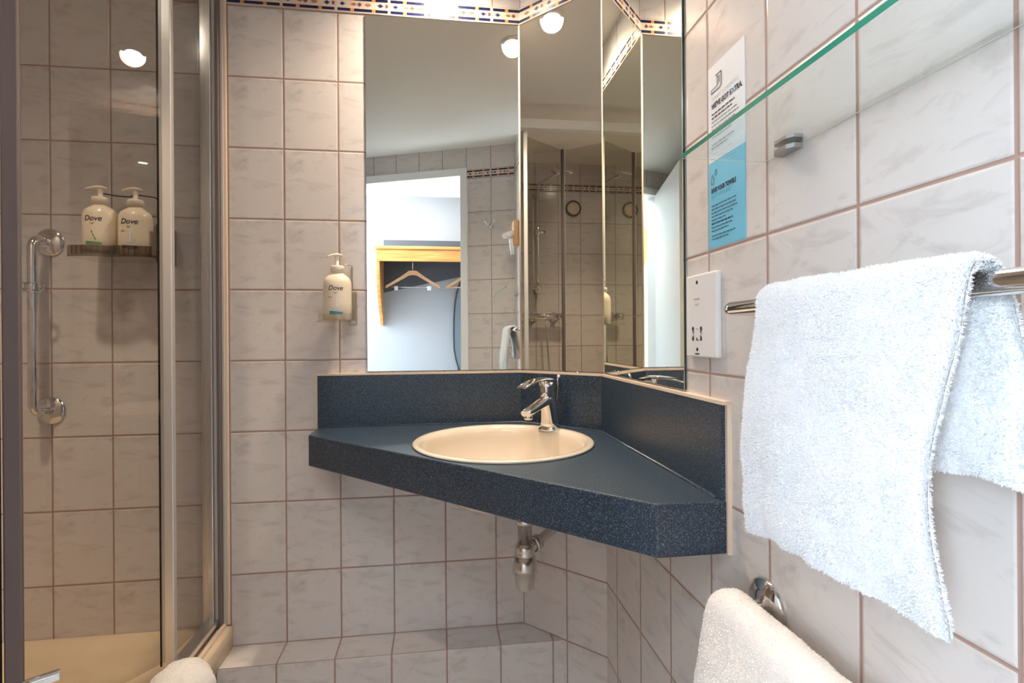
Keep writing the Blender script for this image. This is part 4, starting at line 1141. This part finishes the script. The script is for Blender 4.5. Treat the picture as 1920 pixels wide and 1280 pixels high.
MB().tube([(-0.046, -1.256, 0.555), (-0.04, -1.256, 0.50), (-0.035, -1.256, 0.45)], [0.011, 0.012, 0.010], 14).build('handle', 'whiteplastic', hd_)

# ------------------------------------------------------------------ corridor: coat rack, hangers, ironing board
cr = thing('coat_rack', 'orange beech coat shelf on the corridor wall, seen in the wide mirror', 'coat rack', (-0.4, YE, 0.1))
MB().box((-0.905, -2.450, 0.582), (0.30, -2.428, 0.672)).build('fascia', 'wood', cr, bevel=0.003)
MB().box((-0.915, YE, 0.672), (0.30, -2.420, 0.696)).build('shelf_board', 'wood', cr, bevel=0.004)
b = MB(); sp_ = [(-2.428, 0.672), (-2.436, 0.50), (-2.47, 0.36), (-2.56, 0.24), (-2.66, 0.16), (-2.70, 0.10), (YE, 0.10), (YE, 0.672)]
vs = [(-0.905, y, z) for y, z in sp_] + [(-0.880, y, z) for y, z in sp_]; n_ = len(sp_)
b.add(vs, [tuple(range(n_))[::-1], tuple(range(n_, 2 * n_))] + [(i, (i + 1) % n_, n_ + (i + 1) % n_, n_ + i) for i in range(n_)])
b.build('side_bracket', 'wood', cr, fixn=True, bevel=0.002)
b = MB(); vs = [(-0.88, YE + 0.012, 0.37), (0.30, YE + 0.012, 0.62), (0.30, YE + 0.012, 0.80), (-0.88, YE + 0.012, 0.80), (-0.88, YE, 0.37), (0.30, YE, 0.62), (0.30, YE, 0.80), (-0.88, YE, 0.80)]
b.add(vs, [(0, 1, 2, 3), (7, 6, 5, 4), (0, 4, 5, 1), (1, 5, 6, 2), (2, 6, 7, 3), (3, 7, 4, 0)])
b.build('back_panel', 'darkpanel', cr)
MB().tube([(-0.88, -2.60, 0.640), (0.30, -2.60, 0.640)], 0.011, 12).build('hanging_bar', 'chrome', cr)
def hanger(cx, label, clips=True, yaw=0.0):
    t = thing('coat_hanger', label, 'coat hanger', (cx, -2.60, 0.40), None)
    Rm = Matrix.Rotation(yaw, 3, 'Z')
    def P(x, z, dy=0.0):
        v_ = Rm @ Vector((x, dy, 0)); return Vector((cx + v_.x, -2.60 + v_.y, z))
    b = MB()
    for s_ in (-1, 1):
        rg = []
        for x_, z_, h_ in ((0.0, 0.515, 0.017), (0.03, 0.512, 0.018), (0.10, 0.467, 0.0125), (0.17, 0.424, 0.011), (0.205, 0.405, 0.011), (0.214, 0.398, 0.006)):
            c_ = P(s_ * x_, z_); rg.append([c_ + Rm @ Vector((0, 0.009, 0)) + e3 * h_, c_ - Rm @ Vector((0, 0.009, 0)) + e3 * h_, c_ - Rm @ Vector((0, 0.009, 0)) - e3 * h_, c_ + Rm @ Vector((0, 0.009, 0)) - e3 * h_])
        b.loft(rg, 0, False)
    b.build('shoulder', 'hangerwood', t, fixn=True)
    MB().tube([P(0, 0.52), P(0, 0.60)] + [P(q_.x, q_.z) for q_ in arc((0.0, 0, 0.640), 0.016, -pi / 2, pi * 0.9, 10, (1, 0, 0), (0, 0, 1))], 0.003, 8).build('hook', 'chrome', t)
    if clips:
        MB().tube([P(-0.165, 0.40), P(0.165, 0.40)], 0.0025, 8).build('trouser_bar', 'chrome', t)
        for s_ in (-1, 1):
            b = MB(); c_ = P(s_ * 0.13, 0.395); b.box(c_ - Vector((0.016, 0.012, 0.022)), c_ + Vector((0.016, 0.012, 0.014)))
            b.build('clip', 'chrome', t, bevel=0.003)
    else:
        MB().tube([P(-0.20, 0.402), P(0.20, 0.402)], 0.005, 8).build('trouser_bar', 'hangerwood', t)
    return t
hanger(-0.640, 'whole wooden coat hanger with chrome clips under the shelf, left of the other hanger')
hanger(-0.170, 'wooden coat hanger cut off by the door frame, right of the other hanger', False, 0.25)
ib = thing('ironing_board', 'grey ironing board upright against the corridor wall beside the door frame', 'ironing board', (-0.15, YE, -1.0))
b = MB()
otl = []
for i in range(40):
    t_ = 2 * pi * i / 40; x_ = abs(cos(t_)) ** 0.75 * (1 if cos(t_) >= 0 else -1); z_ = sin(t_)
    z__ = 0.02 + 0.53 * abs(z_) ** 0.8 * (1 if z_ >= 0 else -1)
    w__ = 0.185 if z_ > -0.2 else 0.185 * (1 + (z_ + 0.2) * 0.55)
    otl.append((-0.135 + w__ * x_, z__))
for sc_, m_, y_ in ((1.0, 1, 0.045), (0.93, 0, 0.052)):
    n_ = len(otl); vs = [(-0.135 + (x - -0.135) * sc_, YE + y_, 0.02 + (z - 0.02) * (1 - (1 - sc_) * 0.4)) for x, z in otl] + [(-0.135 + (x - -0.135) * sc_, YE + y_ - 0.02, 0.02 + (z - 0.02) * (1 - (1 - sc_) * 0.4)) for x, z in otl]
    b.add(vs, [tuple(range(n_)), tuple(range(n_, 2 * n_))[::-1]] + [(i, (i + 1) % n_, n_ + (i + 1) % n_, n_ + i) for i in range(n_)], m_)
b.build('padded_top', ['ironcover', 'darkgrey'], ib, fixn=True)
for s_ in (-1, 1):
    MB().tube([(-0.135 + s_ * 0.16, YE + 0.02, -1.075), (-0.135 + s_ * 0.13, YE + 0.02, 0.0)], 0.012, 10).build('leg', 'darkgrey', ib)
# ------------------------------------------------------------------ end
